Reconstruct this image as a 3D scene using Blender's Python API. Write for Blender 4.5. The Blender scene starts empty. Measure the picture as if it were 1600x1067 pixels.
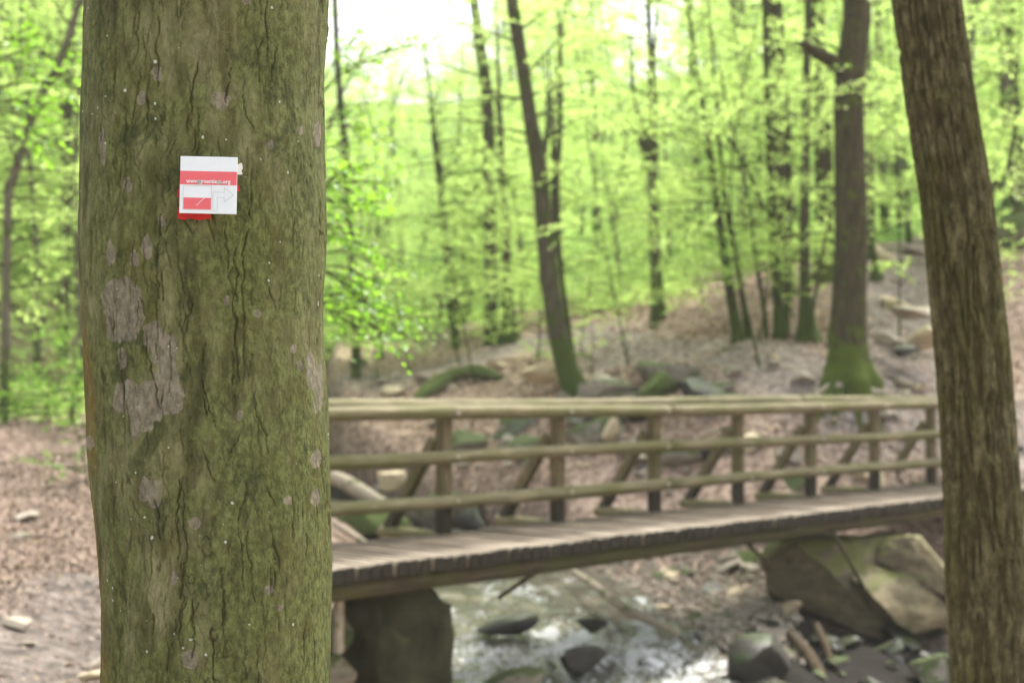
import bpy, math, random
import numpy as np
from mathutils import Vector

# ------------------------------------------------------------------ camera, sky, sun, exposure
S = bpy.context.scene
COL = S.collection
F_PX = 50.0 / 36.0 * 1600.0
PITCH = math.atan((609 - 533.5) / F_PX)
CAM = np.array([0.0, 0.0, 1.6])
cam_d = bpy.data.cameras.new('camera')
cam = bpy.data.objects.new('camera', cam_d)
COL.objects.link(cam)
cam.location = CAM
cam.rotation_euler = (math.pi / 2 + PITCH, 0, 0)
cam_d.lens = 50.0
cam_d.sensor_width = 36.0
cam_d.clip_start = 0.05
cam_d.clip_end = 2000
cam_d.dof.use_dof = True
cam_d.dof.focus_distance = 2.33
cam_d.dof.aperture_fstop = 4.4
S.camera = cam

SUN_EL, SUN_AZ = math.radians(60), math.radians(38)      # azimuth measured from +Y (ahead) towards +X
world = bpy.data.worlds.new('World')
S.world = world
world.use_nodes = True
wn = world.node_tree
wn.nodes.clear()
sky = wn.nodes.new('ShaderNodeTexSky')
sky.sky_type = 'NISHITA'
sky.sun_disc = False
sky.sun_elevation = SUN_EL
sky.sun_rotation = SUN_AZ
sky.air_density = 1.0
sky.dust_density = 4.0
sky.ozone_density = 1.0
hs = wn.nodes.new('ShaderNodeHueSaturation')
hs.inputs['Saturation'].default_value = 0.25
bg = wn.nodes.new('ShaderNodeBackground')
bg.inputs['Strength'].default_value = 0.095
wo = wn.nodes.new('ShaderNodeOutputWorld')
wn.links.new(sky.outputs[0], hs.inputs['Color'])
wn.links.new(hs.outputs[0], bg.inputs['Color'])
wn.links.new(bg.outputs[0], wo.inputs['Surface'])

sun_d = bpy.data.lights.new('sun', 'SUN')
sun_d.energy = 1.5
sun_d.angle = math.radians(10)
sun_d.color = (1.0, 0.95, 0.86)
sun = bpy.data.objects.new('sun', sun_d)
COL.objects.link(sun)
to_sun = Vector((math.sin(SUN_AZ) * math.cos(SUN_EL), math.cos(SUN_AZ) * math.cos(SUN_EL), math.sin(SUN_EL)))
sun.rotation_euler = to_sun.to_track_quat('Z', 'Y').to_euler()
sun.location = (20, 20, 40)

S.view_settings.view_transform = 'Standard'
S.view_settings.look = 'None'
S.view_settings.gamma = 1.0
S.view_settings.use_curve_mapping = False
S.view_settings.exposure = 2.38
S.cycles.use_denoising = True
S.cycles.max_bounces = 12
S.cycles.diffuse_bounces = 8
S.cycles.transmission_bounces = 8
S.cycles.transparent_max_bounces = 8
S.cycles.caustics_reflective = False
S.cycles.caustics_refractive = False
S.cycles.sample_clamp_indirect = 6.0

# ------------------------------------------------------------------ small helpers
def P(px, py, d):
    """world point seen at photo pixel (px, py) at depth d"""
    r = (px - 800.0) / F_PX * d
    u = -(py - 533.5) / F_PX * d
    c, s = math.cos(PITCH), math.sin(PITCH)
    return np.array([r, d * c - u * s, CAM[2] + d * s + u * c])

def to_px(v):
    c, s = math.cos(PITCH), math.sin(PITCH)
    y = v[:, 1]; z = v[:, 2] - CAM[2]
    d = y * c + z * s
    u = -y * s + z * c
    return 800 + v[:, 0] / d * F_PX, 533.5 - u / d * F_PX

def sm(a, b, x):
    t = np.clip((x - a) / (b - a), 0, 1)
    return t * t * (3 - 2 * t)

def _hash(i, j, k, seed):
    with np.errstate(over='ignore'):
        h = (i.astype(np.uint32) * np.uint32(374761393) + j.astype(np.uint32) * np.uint32(668265263)
             + k.astype(np.uint32) * np.uint32(2147483647 - 1013) + np.uint32((seed * 362437 + 12345) & 0xffffffff))
        h = (h ^ (h >> np.uint32(13))) * np.uint32(1274126177)
        h = (h ^ (h >> np.uint32(16))) * np.uint32(2246822519)
        h = h ^ (h >> np.uint32(13))
    return h.astype(np.float64) / 4294967295.0

def vn(x, y, z=None, seed=0):
    """value noise in -1..1"""
    x = np.asarray(x, float); y = np.asarray(y, float)
    z = np.zeros_like(x) if z is None else np.asarray(z, float)
    xi, yi, zi = np.floor(x).astype(np.int64), np.floor(y).astype(np.int64), np.floor(z).astype(np.int64)
    fx, fy, fz = x - xi, y - yi, z - zi
    fx, fy, fz = [t * t * t * (t * (t * 6 - 15) + 10) for t in (fx, fy, fz)]
    def h(a, b, c): return _hash(xi + a, yi + b, zi + c, seed)
    a = h(0, 0, 0) * (1 - fx) + h(1, 0, 0) * fx
    b = h(0, 1, 0) * (1 - fx) + h(1, 1, 0) * fx
    c = h(0, 0, 1) * (1 - fx) + h(1, 0, 1) * fx
    d = h(0, 1, 1) * (1 - fx) + h(1, 1, 1) * fx
    return ((a * (1 - fy) + b * fy) * (1 - fz) + (c * (1 - fy) + d * fy) * fz) * 2 - 1

def fbm(x, y, z=None, o=4, seed=0, gain=0.5):
    t = 0; a = 1; n = 0
    x = np.asarray(x, float); y = np.asarray(y, float)
    z = np.zeros_like(x) if z is None else np.asarray(z, float)
    for i in range(o):
        t = t + a * vn(x * 2 ** i + 17 * i, y * 2 ** i + 31 * i, z * 2 ** i + 7 * i, seed + i); n += a; a *= gain
    return t / n

def mesh(name, V, F, mats, smooth=True, midx=None, attrs=None):
    """V (n,3); F: one (m,k) array or a list of them with the same mats order"""
    me = bpy.data.meshes.new(name)
    V = np.asarray(V, np.float32)
    Fs = F if isinstance(F, list) else [F]
    Fs = [np.asarray(f, np.int32) for f in Fs if len(f)]
    me.vertices.add(len(V))
    me.vertices.foreach_set('co', V.ravel())
    tot = np.concatenate([np.full(len(f), f.shape[1], np.int32) for f in Fs])
    idx = np.concatenate([f.ravel() for f in Fs])
    me.loops.add(len(idx)); me.loops.foreach_set('vertex_index', idx)
    me.polygons.add(len(tot))
    st = np.zeros(len(tot), np.int32); st[1:] = np.cumsum(tot)[:-1]
    me.polygons.foreach_set('loop_start', st)
    me.polygons.foreach_set('loop_total', tot)
    for m in (mats if isinstance(mats, (list, tuple)) else [mats]): me.materials.append(m)
    if midx is not None: me.polygons.foreach_set('material_index', np.asarray(midx, np.int32))
    me.polygons.foreach_set('use_smooth', np.full(len(tot), smooth, bool))
    for k, a in (attrs or {}).items():
        at = me.attributes.new(k, 'FLOAT', 'POINT'); at.data.foreach_set('value', np.asarray(a, np.float32))
    me.update(calc_edges=True)
    me.validate()
    return me

def obj(name, me, parent=None, loc=None):
    o = bpy.data.objects.new(name, me); COL.objects.link(o)
    if loc is not None: o.location = [float(t) for t in loc]
    if parent is not None: o.parent = parent
    return o

def tag(o, label=None, cat=None, group=None, kind=None):
    if label: o['label'] = label
    if cat: o['category'] = cat
    if group: o['group'] = group
    if kind: o['kind'] = kind
    return o

def empty(name, loc, label, cat, group=None):
    o = bpy.data.objects.new(name, None); COL.objects.link(o)
    o.location = [float(t) for t in loc]; o.empty_display_size = 0.2
    return tag(o, label, cat, group)

def nrm(a):
    a = np.asarray(a, float)
    return a / np.maximum(np.linalg.norm(a, axis=-1, keepdims=True), 1e-9)

def smooth_path(pts, n):
    """Catmull-Rom through pts (k, any)"""
    p = np.asarray(pts, float)
    p = np.vstack([2 * p[0] - p[1], p, 2 * p[-1] - p[-2]])
    k = len(p) - 3
    t = np.linspace(0, k - 1e-6, n); i = t.astype(int); f = (t - i)[:, None]
    a, b, c, d = p[i], p[i + 1], p[i + 2], p[i + 3]
    return .5 * (2 * b + (c - a) * f + (2 * a - 5 * b + 4 * c - d) * f ** 2 + (3 * b - a - 3 * c + d) * f ** 3)

def tube(pts, rad, nseg=8, bump=0.0, seed=0, cap=True, bscale=(3.0, 1.2)):
    pts = np.asarray(pts, float); n = len(pts); rad = np.broadcast_to(np.asarray(rad, float), (n,))
    T = nrm(np.gradient(pts, axis=0))
    a = np.cross(T[0], [0, 1, 0] if abs(T[0][1]) < .9 else [1, 0, 0]); a = a / np.linalg.norm(a)
    V = np.zeros((n, nseg, 3)); th = np.linspace(0, 2 * np.pi, nseg, endpoint=False)
    s = np.concatenate([[0], np.cumsum(np.linalg.norm(np.diff(pts, axis=0), axis=1))])
    for i in range(n):
        a = a - T[i] * a.dot(T[i]); a = a / np.linalg.norm(a); b = np.cross(T[i], a)
        r = rad[i]
        rr = np.full(nseg, r)
        if bump:
            rr = r * (1 + bump * fbm(np.cos(th) * bscale[0] * .5 + 9, np.sin(th) * bscale[0] * .5, np.full(nseg, s[i] * bscale[1]), 3, seed))
        V[i] = pts[i] + (np.cos(th) * rr)[:, None] * a + (np.sin(th) * rr)[:, None] * b
    i, j = np.meshgrid(np.arange(n - 1), np.arange(nseg), indexing='ij')
    j2 = (j + 1) % nseg
    F = np.stack([i * nseg + j, i * nseg + j2, (i + 1) * nseg + j2, (i + 1) * nseg + j], -1).reshape(-1, 4)
    V = V.reshape(-1, 3)
    if cap:
        c0, c1 = len(V), len(V) + 1
        V = np.vstack([V, pts[0], pts[-1]])
        k = np.arange(nseg); k2 = (k + 1) % nseg; o = (n - 1) * nseg
        F = [F, np.vstack([np.stack([k2, k, np.full(nseg, c0)], -1), np.stack([o + k, o + k2, np.full(nseg, c1)], -1)])]
    else:
        F = [F]
    return V, F

class MB:
    """collects pieces into one mesh"""
    def __init__(s): s.V = []; s.F = {}; s.n = 0
    def add(s, V, F, mi=0):
        for f in (F if isinstance(F, list) else [F]):
            f = np.asarray(f)
            if len(f): s.F.setdefault((f.shape[1], mi), []).append(f + s.n)
        s.V.append(np.asarray(V, float)); s.n += len(V)
    def mesh(s, name, mats, smooth=True, off=None):
        V = np.vstack(s.V)
        if off is not None: V = V - off
        Fs = []; mi = []
        for (k, m), fl in s.F.items():
            f = np.vstack(fl); Fs.append(f); mi.append(np.full(len(f), m))
        return mesh(name, V, Fs, mats, smooth, np.concatenate(mi))

def box(c, s, R=None):
    v = np.array([[x, y, z] for x in (-.5, .5) for y in (-.5, .5) for z in (-.5, .5)]) * np.asarray(s)
    if R is not None: v = v @ np.asarray(R).T
    f = np.array([[0, 1, 3, 2], [4, 6, 7, 5], [0, 4, 5, 1], [2, 3, 7, 6], [0, 2, 6, 4], [1, 5, 7, 3]])
    return v + np.asarray(c), f

_ico = {}
def ico(n):
    if n not in _ico:
        import bmesh
        bm = bmesh.new(); bmesh.ops.create_icosphere(bm, subdivisions=n, radius=1)
        bm.verts.index_update()
        _ico[n] = (np.array([v.co[:] for v in bm.verts]), np.array([[v.index for v in f.verts] for f in bm.faces])); bm.free()
    return _ico[n]

def rock(seed, sub=3, cuts=9, rough=.06, dmin=.24, dmax=.62):
    r = np.random.RandomState(seed); V, F = ico(sub); V = V.copy()
    for k in range(cuts):
        n = nrm(r.normal(size=3)); d = r.uniform(dmin, dmax)
        e = V @ n - d
        V = V - np.where(e > 0, e, 0)[:, None] * n * .93
    V = V * (1 + rough * fbm(V[:, 0] * 2.2, V[:, 1] * 2.2, V[:, 2] * 2.2, 4, seed)[:, None])
    V = V * (1 + .35 * rough * fbm(V[:, 0] * 9, V[:, 1] * 9, V[:, 2] * 9, 3, seed + 5)[:, None])
    m = (V.max(0) + V.min(0)) / 2; V = (V - m) / ((V.max(0) - V.min(0)) / 2)
    return V, F

# ------------------------------------------------------------------ materials
class N:
    def __init__(s, name):
        s.m = bpy.data.materials.new(name); s.m.use_nodes = True; s.t = s.m.node_tree; s.t.nodes.clear()
        s.out = s.t.nodes.new('ShaderNodeOutputMaterial')
    def n(s, typ, **k):
        x = s.t.nodes.new('ShaderNode' + typ)
        for a, v in k.items(): setattr(x, a, v)
        return x
    def l(s, a, b): s.t.links.new(a, b)
    def put(s, sock, v):
        if isinstance(v, bpy.types.NodeSocket): s.l(v, sock)
        elif isinstance(v, (tuple, list)) and len(v) == 3 and sock.type == 'RGBA': sock.default_value = (*v, 1)
        else: sock.default_value = v
    def coord(s, scale=(1, 1, 1), kind='Object'):
        c = s.n('TexCoord'); m = s.n('Mapping'); m.inputs['Scale'].default_value = scale
        s.l(c.outputs[kind], m.inputs[0]); return m.outputs[0]
    def pos(s, scale=(1, 1, 1)):
        g = s.n('NewGeometry'); m = s.n('Mapping'); m.inputs['Scale'].default_value = scale
        s.l(g.outputs['Position'], m.inputs[0]); return m.outputs[0]
    def noise(s, vec, scale=5, detail=4, rough=.55, dist=0):
        x = s.n('TexNoise'); s.l(vec, x.inputs['Vector'])
        x.inputs['Scale'].default_value = scale; x.inputs['Detail'].default_value = detail
        x.inputs['Roughness'].default_value = rough; x.inputs['Distortion'].default_value = dist
        return x.outputs['Fac']
    def voro(s, vec, scale=5, feature='F1', out='Distance', rnd=1):
        x = s.n('TexVoronoi', feature=feature); s.l(vec, x.inputs['Vector']); x.inputs['Scale'].default_value = scale
        x.inputs['Randomness'].default_value = rnd
        return x.outputs[out]
    def rng(s, v, a, b, c=0, d=1):
        x = s.n('MapRange', interpolation_type='SMOOTHSTEP')
        s.put(x.inputs[0], v)
        for i, t in zip((1, 2, 3, 4), (a, b, c, d)): x.inputs[i].default_value = t
        return x.outputs[0]
    def mix(s, f, a, b, mode='MIX'):
        x = s.n('MixRGB', blend_type=mode); s.put(x.inputs[0], f); s.put(x.inputs[1], a); s.put(x.inputs[2], b)
        return x.outputs[0]
    def math(s, op, a, b=0.0):
        x = s.n('Math', operation=op); s.put(x.inputs[0], a); s.put(x.inputs[1], b); return x.outputs[0]
    def attr(s, nme):
        x = s.n('Attribute', attribute_name=nme); return x.outputs['Fac']
    def ramp(s, f, stops):
        x = s.n('ValToRGB'); s.l(f, x.inputs[0]); e = x.color_ramp.elements
        while len(e) < len(stops): e.new(.5)
        for q, (p, c) in zip(e, stops): q.position = p; q.color = (*c, 1)
        return x.outputs[0]
    def island(s): return s.n('NewGeometry').outputs['Random Per Island']
    def normal_z(s):
        g = s.n('NewGeometry'); x = s.n('SeparateXYZ'); s.l(g.outputs['Normal'], x.inputs[0]); return x.outputs['Z']
    def bump(s, h, strength=.5, dist=.02):
        x = s.n('Bump'); s.put(x.inputs['Height'], h); x.inputs['Strength'].default_value = strength
        x.inputs['Distance'].default_value = dist; return x.outputs[0]
    def done(s, color, rough=.8, normal=None, spec=.3, metal=0, sheen=0, surf=None):
        b = s.n('BsdfPrincipled'); s.put(b.inputs['Base Color'], color); s.put(b.inputs['Roughness'], rough)
        s.put(b.inputs['Specular IOR Level'], spec); b.inputs['Metallic'].default_value = metal
        if normal is not None: s.l(normal, b.inputs['Normal'])
        s.l(b.outputs[0], s.out.inputs[0]); s.bsdf = b
        return s.m

def leaf_mat(name, cols, trans, tw=.5, spec=.25):
    k = N(name)
    r = k.island()
    nz = k.noise(k.pos(), .35, 2)
    f = k.math('ADD', k.math('MULTIPLY', r, .45), k.math('MULTIPLY', nz, .55))
    c = k.ramp(f, [(0.1, cols[0]), (.5, cols[1]), (.9, cols[2])])
    t = k.ramp(f, [(0.1, trans[0]), (.5, trans[1]), (.9, trans[2])])
    b = k.n('BsdfPrincipled'); k.put(b.inputs['Base Color'], c); b.inputs['Roughness'].default_value = .42
    b.inputs['Specular IOR Level'].default_value = spec
    tr = k.n('BsdfTranslucent'); k.put(tr.inputs[0], t)
    m = k.n('MixShader'); m.inputs[0].default_value = tw
    k.l(b.outputs[0], m.inputs[1]); k.l(tr.outputs[0], m.inputs[2]); k.l(m.outputs[0], k.out.inputs[0])
    return k.m

LEAF = leaf_mat('fresh_beech_leaf', [(.15, .25, .055), (.21, .32, .075), (.275, .38, .105)],
                [(.47, .70, .16), (.58, .79, .21), (.70, .87, .29)], .6)
LEAF_NEAR = leaf_mat('near_beech_leaf', [(.07, .17, .02), (.10, .24, .03), (.16, .31, .05)],
                     [(.22, .48, .03), (.32, .6, .05), (.45, .7, .07)], .5, .4)
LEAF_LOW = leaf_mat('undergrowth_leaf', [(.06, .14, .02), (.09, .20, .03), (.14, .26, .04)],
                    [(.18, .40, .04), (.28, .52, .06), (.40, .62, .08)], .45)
FIR = leaf_mat('fir_needle', [(.03, .07, .025), (.04, .09, .03), (.06, .12, .035)],
               [(.06, .14, .03), (.08, .18, .04), (.1, .22, .05)], .3)

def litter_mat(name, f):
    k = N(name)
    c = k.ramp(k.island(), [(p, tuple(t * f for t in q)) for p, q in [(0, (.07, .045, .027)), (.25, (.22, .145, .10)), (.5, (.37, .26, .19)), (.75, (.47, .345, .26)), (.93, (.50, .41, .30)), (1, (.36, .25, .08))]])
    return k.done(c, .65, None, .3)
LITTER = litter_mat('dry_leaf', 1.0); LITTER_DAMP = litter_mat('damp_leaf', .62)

def bark_mat(name, dark, lite, sc=(14, 14, 2.5), moss=0.25, mossh=(.2, 1.2), mosscol=(.052, .083, .012), bump=.6):
    k = N(name); v = k.coord(sc); w = k.coord()
    n1 = k.noise(v, 1.6, 6, .6, .4); n2 = k.noise(w, 2.3, 4)
    c = k.ramp(n1, [(.3, dark), (.7, lite)])
    n3 = k.noise(w, 5, 5, .65)
    xyz = k.n('SeparateXYZ'); k.l(w, xyz.inputs[0])
    hgt = k.rng(xyz.outputs[2], mossh[0], mossh[1], 1, 0)
    mm = k.math('ADD', k.math('MULTIPLY', hgt, .33), k.math('ADD', k.math('MULTIPLY', k.math('SUBTRACT', n3, .5), 1.5), .58))
    mm = k.math('ADD', mm, moss - .25)
    mf = k.rng(mm, .58, .76)
    mc = k.mix(k.noise(w, 30, 3), tuple(t * .55 for t in mosscol), tuple(t * 1.5 for t in mosscol))
    c = k.mix(k.math('MULTIPLY', mf, .85), c, mc)
    c = k.mix(.35, c, k.mix(n2, (.35, .35, .3), (1.3, 1.25, 1.2)), 'MULTIPLY')
    h = k.math('ADD', n1, k.math('MULTIPLY', k.noise(w, 60, 3), .3))
    return k.done(c, .9, k.bump(h, bump, .03), .15)
BARK = bark_mat('smooth_grey_brown_bark', (.036, .033, .02), (.115, .102, .066))
BARK_OAK = bark_mat('brown_oak_bark', (.022, .019, .010), (.084, .072, .038), (16, 16, 1.5), .19, (.05, .95), (.07, .105, .012))
BARK_THIN = bark_mat('dark_stem_bark', (.02, .018, .012), (.075, .065, .04), (30, 30, 6), .3, (.1, .9))
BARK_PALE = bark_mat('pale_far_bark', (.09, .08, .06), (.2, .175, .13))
BARK_MOSSY = bark_mat('moss_covered_bark', (.04, .035, .02), (.1, .09, .05), (14, 14, 4), .62, (.2, 2))
ROOT_M = bark_mat('brown_root_bark', (.03, .022, .014), (.12, .09, .055), (20, 20, 6), -.35)
DEAD = bark_mat('bleached_dead_wood', (.22, .19, .14), (.45, .40, .31), (40, 40, 8), -.1)

def rock_mat(name, a, b, moss=.3, rough=.85, mosscol=(.045, .070, .012), spec=.3, strat=6):
    k = N(name); w = k.pos(); 
    n1 = k.noise(w, 3.5, 8, .62, .3); n2 = k.noise(k.pos((1.5, 1.5, strat)), 2.2, 5, .6, .6)
    c = k.ramp(k.math('ADD', k.math('MULTIPLY', n1, .5), k.math('MULTIPLY', n2, .5)), [(.34, a), (.5, tuple((x + y) / 2 for x, y in zip(a, b))), (.66, b)])
    c = k.mix(k.rng(k.noise(w, 6, 3), .58, .72), c, tuple(t * .55 for t in b))
    nz = k.normal_z()
    mf = k.math('ADD', k.math('MULTIPLY', k.rng(nz, -.2, .9), .35), k.noise(w, 4.5, 5, .65))
    mf = k.rng(mf, .92 - moss * .55, 1.04 - moss * .55)
    mc = k.mix(k.noise(w, 45, 3), tuple(t * .5 for t in mosscol), tuple(t * 1.6 for t in mosscol))
    c = k.mix(k.math('MULTIPLY', mf, .9), c, mc)
    h = k.math('ADD', n1, k.math('MULTIPLY', k.noise(w, 35, 4), .25))
    return k.done(c, rough, k.bump(h, .6, .05), spec)
ROCK = rock_mat('grey_beige_stone', (.16, .135, .105), (.42, .365, .29), .12)
ROCK_PALE = rock_mat('pale_tan_stone', (.33, .27, .17), (.56, .47, .32), .05)
ROCK_MOSS = rock_mat('mossy_stone', (.12, .11, .085), (.32, .285, .22), .62)
ROCK_FULLMOSS = rock_mat('moss_blanketed_stone', (.10, .09, .06), (.2, .18, .12), .88, .95, (.050, .076, .010))
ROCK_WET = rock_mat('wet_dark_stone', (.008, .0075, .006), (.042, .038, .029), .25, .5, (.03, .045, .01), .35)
ROCK_BIG = rock_mat('olive_layered_stone', (.035, .031, .018), (.20, .165, .095), .42, .8, (.11, .115, .03), .3, 2.5)
ROCK_TAN = rock_mat('tan_layered_stone', (.085, .075, .04), (.30, .25, .15), .35, .8, (.10, .105, .03), .3, 3)
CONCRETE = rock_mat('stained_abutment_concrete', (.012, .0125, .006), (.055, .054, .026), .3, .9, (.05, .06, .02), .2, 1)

def ground_mat():
    k = N('forest_floor'); w = k.pos()
    n = k.noise(w, 9, 6, .7); n2 = k.noise(w, .9, 4)
    lit = k.ramp(n, [(.36, (.10, .068, .05)), (.5, (.29, .21, .16)), (.64, (.46, .355, .28))])
    mud = k.ramp(n, [(.36, (.085, .07, .06)), (.52, (.215, .178, .155)), (.68, (.36, .31, .27))])
    c = k.mix(k.attr('path'), lit, mud)
    grn = k.ramp(k.noise(w, 5, 6, .7), [(.3, (.07, .12, .02)), (.55, (.13, .23, .035)), (.75, (.22, .33, .06))])
    gf = k.rng(k.math('ADD', k.attr('green'), k.math('MULTIPLY', k.math('SUBTRACT', k.noise(w, 1.6, 5, .65), .5), 1.3)), .42, .6)
    c = k.mix(gf, c, grn)
    c = k.mix(k.math('MULTIPLY', k.attr('wet'), 1.0), c, k.mix(n, (.004, .0035, .0025), (.021, .017, .012)))  # wet soil, near black to carry the hollow's shade as well
    h = k.math('ADD', n, k.math('MULTIPLY', k.noise(w, 40, 3), .5))
    return k.done(c, .92, k.bump(h, .7, .04), .15)
GROUND = ground_mat()

def wood_mat(name, a, b, gscale, green=.35, greencol=(.11, .125, .03), coord=None):
    k = N(name); v = k.coord(gscale); w = k.coord()
    n1 = k.noise(v, 2, 6, .6, .5); n2 = k.noise(w, 1.7, 4, .6)
    c = k.ramp(n1, [(.42, a), (.58, b)])
    c = k.mix(k.rng(n2, .62 - green * .5, .82 - green * .5, 0, .75), c, greencol)
    c = k.mix(k.rng(k.noise(w, 14, 4), .62, .78, 0, .5), c, (.06, .055, .035))
    return k.done(c, .75, k.bump(n1, .35, .01), .25), k
RAIL_M, _ = wood_mat('weathered_log_wood', (.095, .082, .040), (.215, .188, .105), (1.2, 30, 30), .42, (.098, .10, .030))
POST_M, k = wood_mat('weathered_post_wood', (.078, .062, .030), (.175, .142, .073), (30, 30, 1.5), .3, (.085, .08, .024))
w = k.coord(); xyz = k.n('SeparateXYZ'); k.l(w, xyz.inputs[0])
_b = k.bsdf.inputs['Base Color']; _c0 = _b.links[0].from_socket
k.l(k.mix(k.rng(k.math('ADD', xyz.outputs[2], k.math('MULTIPLY', k.noise(w, 8, 3), .12)), .56, .70, .85, 0), _c0, (.022, .018, .012)), _b)   # damp rotten foot
BEAM_M, _ = wood_mat('dark_beam_wood', (.028, .022, .012), (.085, .068, .036), (1, 25, 25), .45, (.055, .058, .016))

def plank_mat():
    k = N('deck_plank_lit_strip'); v = k.coord((40, 3, 40)); w = k.coord(); p = k.pos()
    n1 = k.noise(v, 1.6, 6, .6, .4)
    r = k.n('ObjectInfo').outputs['Random']
    c = k.ramp(n1, [(.38, (.17, .14, .11)), (.62, (.385, .33, .255))])
    xyz = k.n('SeparateXYZ'); k.l(w, xyz.inputs[0])
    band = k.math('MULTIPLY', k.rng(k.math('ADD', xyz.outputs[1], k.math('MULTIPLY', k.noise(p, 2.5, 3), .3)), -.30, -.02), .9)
    c = k.mix(band, c, k.mix(n1, (.042, .032, .021), (.12, .093, .066)))  # light painted into the colour: pale lit strip on the near side, darker beyond
    c = k.mix(.55, c, k.mix(r, (.62, .6, .58), (1.2, 1.2, 1.2)), 'MULTIPLY')
    end = k.rng(xyz.outputs[1], -.655, -.63, 1, 0)
    c = k.mix(end, c, k.mix(k.noise(w, 30, 3), (.012, .011, .008), (.042, .036, .024)))
    return k.done(c, .8, k.bump(n1, .5, .01), .2)
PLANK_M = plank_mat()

def flat_mat(name, col, rough=.5, var=.06, spec=.4, metal=0, bump=.0):
    k = N(name); w = k.coord(); n = k.noise(w, 90, 4)
    c = k.mix(n, tuple(t * (1 - var) for t in col), tuple(min(1, t * (1 + var)) for t in col))
    return k.done(c, rough, k.bump(n, bump, .002) if bump else None, spec, metal)
SIGN_W = flat_mat('white_sign_plastic', (.72, .80, .86), .35)
SIGN_R = flat_mat('faded_red_print', (.72, .13, .155), .4)
SIGN_G = flat_mat('pale_grey_print', (.58, .64, .66), .5)
SCREW_M = flat_mat('dull_screw_metal', (.42, .40, .36), .45, .3, .5, .7)
PAINT_R = flat_mat('red_blaze_paint', (.50, .022, .02), .6, .35, .3, 0, .3)
PAINT_W = flat_mat('white_blaze_paint', (.68, .68, .64), .6, .2, .3, 0, .3)

def water_mat():
    k = N('stream_water'); w = k.pos()
    foam = k.attr('foam')
    n = k.math('ADD', k.math('MULTIPLY', k.noise(k.pos((1, .4, 1)), 8, 6, .7, .8), .6), k.math('MULTIPLY', k.noise(k.pos((1, .5, 1)), 30, 4, .7, .5), .4))
    ff = k.rng(k.math('ADD', foam, k.math('MULTIPLY', k.math('SUBTRACT', n, .5), 3.6)), .14, .74)
    bed = k.ramp(k.noise(k.pos((1, .7, 1)), 3.5, 4, .6), [(.35, (.035, .035, .026)), (.55, (.09, .085, .06)), (.7, (.17, .145, .10))])
    c = k.mix(ff, bed, (.46, .48, .48))
    rr = k.math('ADD', .10, k.math('MULTIPLY', ff, .5))
    h = k.noise(k.pos((1, .5, 1)), 14, 4, .6, .6)
    m = k.done(c, rr, k.bump(h, .5, .03), .6)
    k.bsdf.inputs['IOR'].default_value = 1.33
    return m
WATER = water_mat()

# ------------------------------------------------------------------ terrain
CTRL = [  # (photo x, photo y, depth) of ground seen there
    (0, 1067, 7.2), (150, 1067, 7.4), (0, 900, 9.8), (140, 900, 10), (0, 800, 12.0), (140, 800, 12.2), (20, 720, 14.5),
    (130, 720, 14.5), (0, 667, 17.5), (130, 670, 17.0),
    (20, 650, 21), (120, 650, 21.5), (60, 600, 24), (60, 450, 31), (60, 300, 42), (60, 100, 62), (200, 500, 30), (350, 560, 25),
    (660, 830, 17.8), (600, 720, 21), (750, 760, 20), (750, 690, 22), (700, 640, 23.2), (700, 590, 24.5), (620, 620, 24), (560, 600, 26), (545, 570, 28),
    (850, 540, 27), (898, 617, 21), (800, 600, 23.5), (850, 650, 20.5), (900, 700, 19), (900, 780, 18.2),
    (1000, 640, 20), (1000, 560, 23.5), (1000, 500, 27), (1000, 430, 33), (940, 470, 30), (700, 512, 32), (690, 520, 34), (600, 500, 40),
    (1100, 560, 22.5), (1150, 535, 22.5), (1270, 535, 22.5), (1200, 490, 24.5), (1100, 450, 29), (1200, 420, 30), (1325, 588, 20), (1250, 630, 19.6),
    (1250, 700, 18.8), (1150, 720, 18.5), (1100, 780, 18.0), (1300, 745, 18.6), (1400, 700, 19.2), (1420, 640, 20.5), (1420, 560, 22), (1400, 480, 25.5),
    (1400, 400, 31), (1450, 360, 35), (1560, 395, 29), (1590, 450, 26), (1590, 540, 23.6), (1590, 575, 23), (1590, 620, 22), (1590, 720, 20.4), (1560, 780, 19.6),
    (1000, 900, 17.0), (1080, 960, 14.4), (1150, 890, 17.0), (1010, 985, 14.6), (1230, 960, 14.8), (1250, 1067, 12.6), (1400, 1075, 12.8), (1450, 1005, 15.0), (1350, 1015, 14.5), (1235, 990, 14.4), (1480, 830, 17.6),
    (650, 300, 75), (650, 165, 130), (800, 250, 85), (1000, 220, 95), (1250, 220, 75), (1500, 200, 65), (1500, 20, 100), (400, 250, 70), (900, 400, 42), (800, 470, 36), (1300, 330, 45),
]
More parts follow.
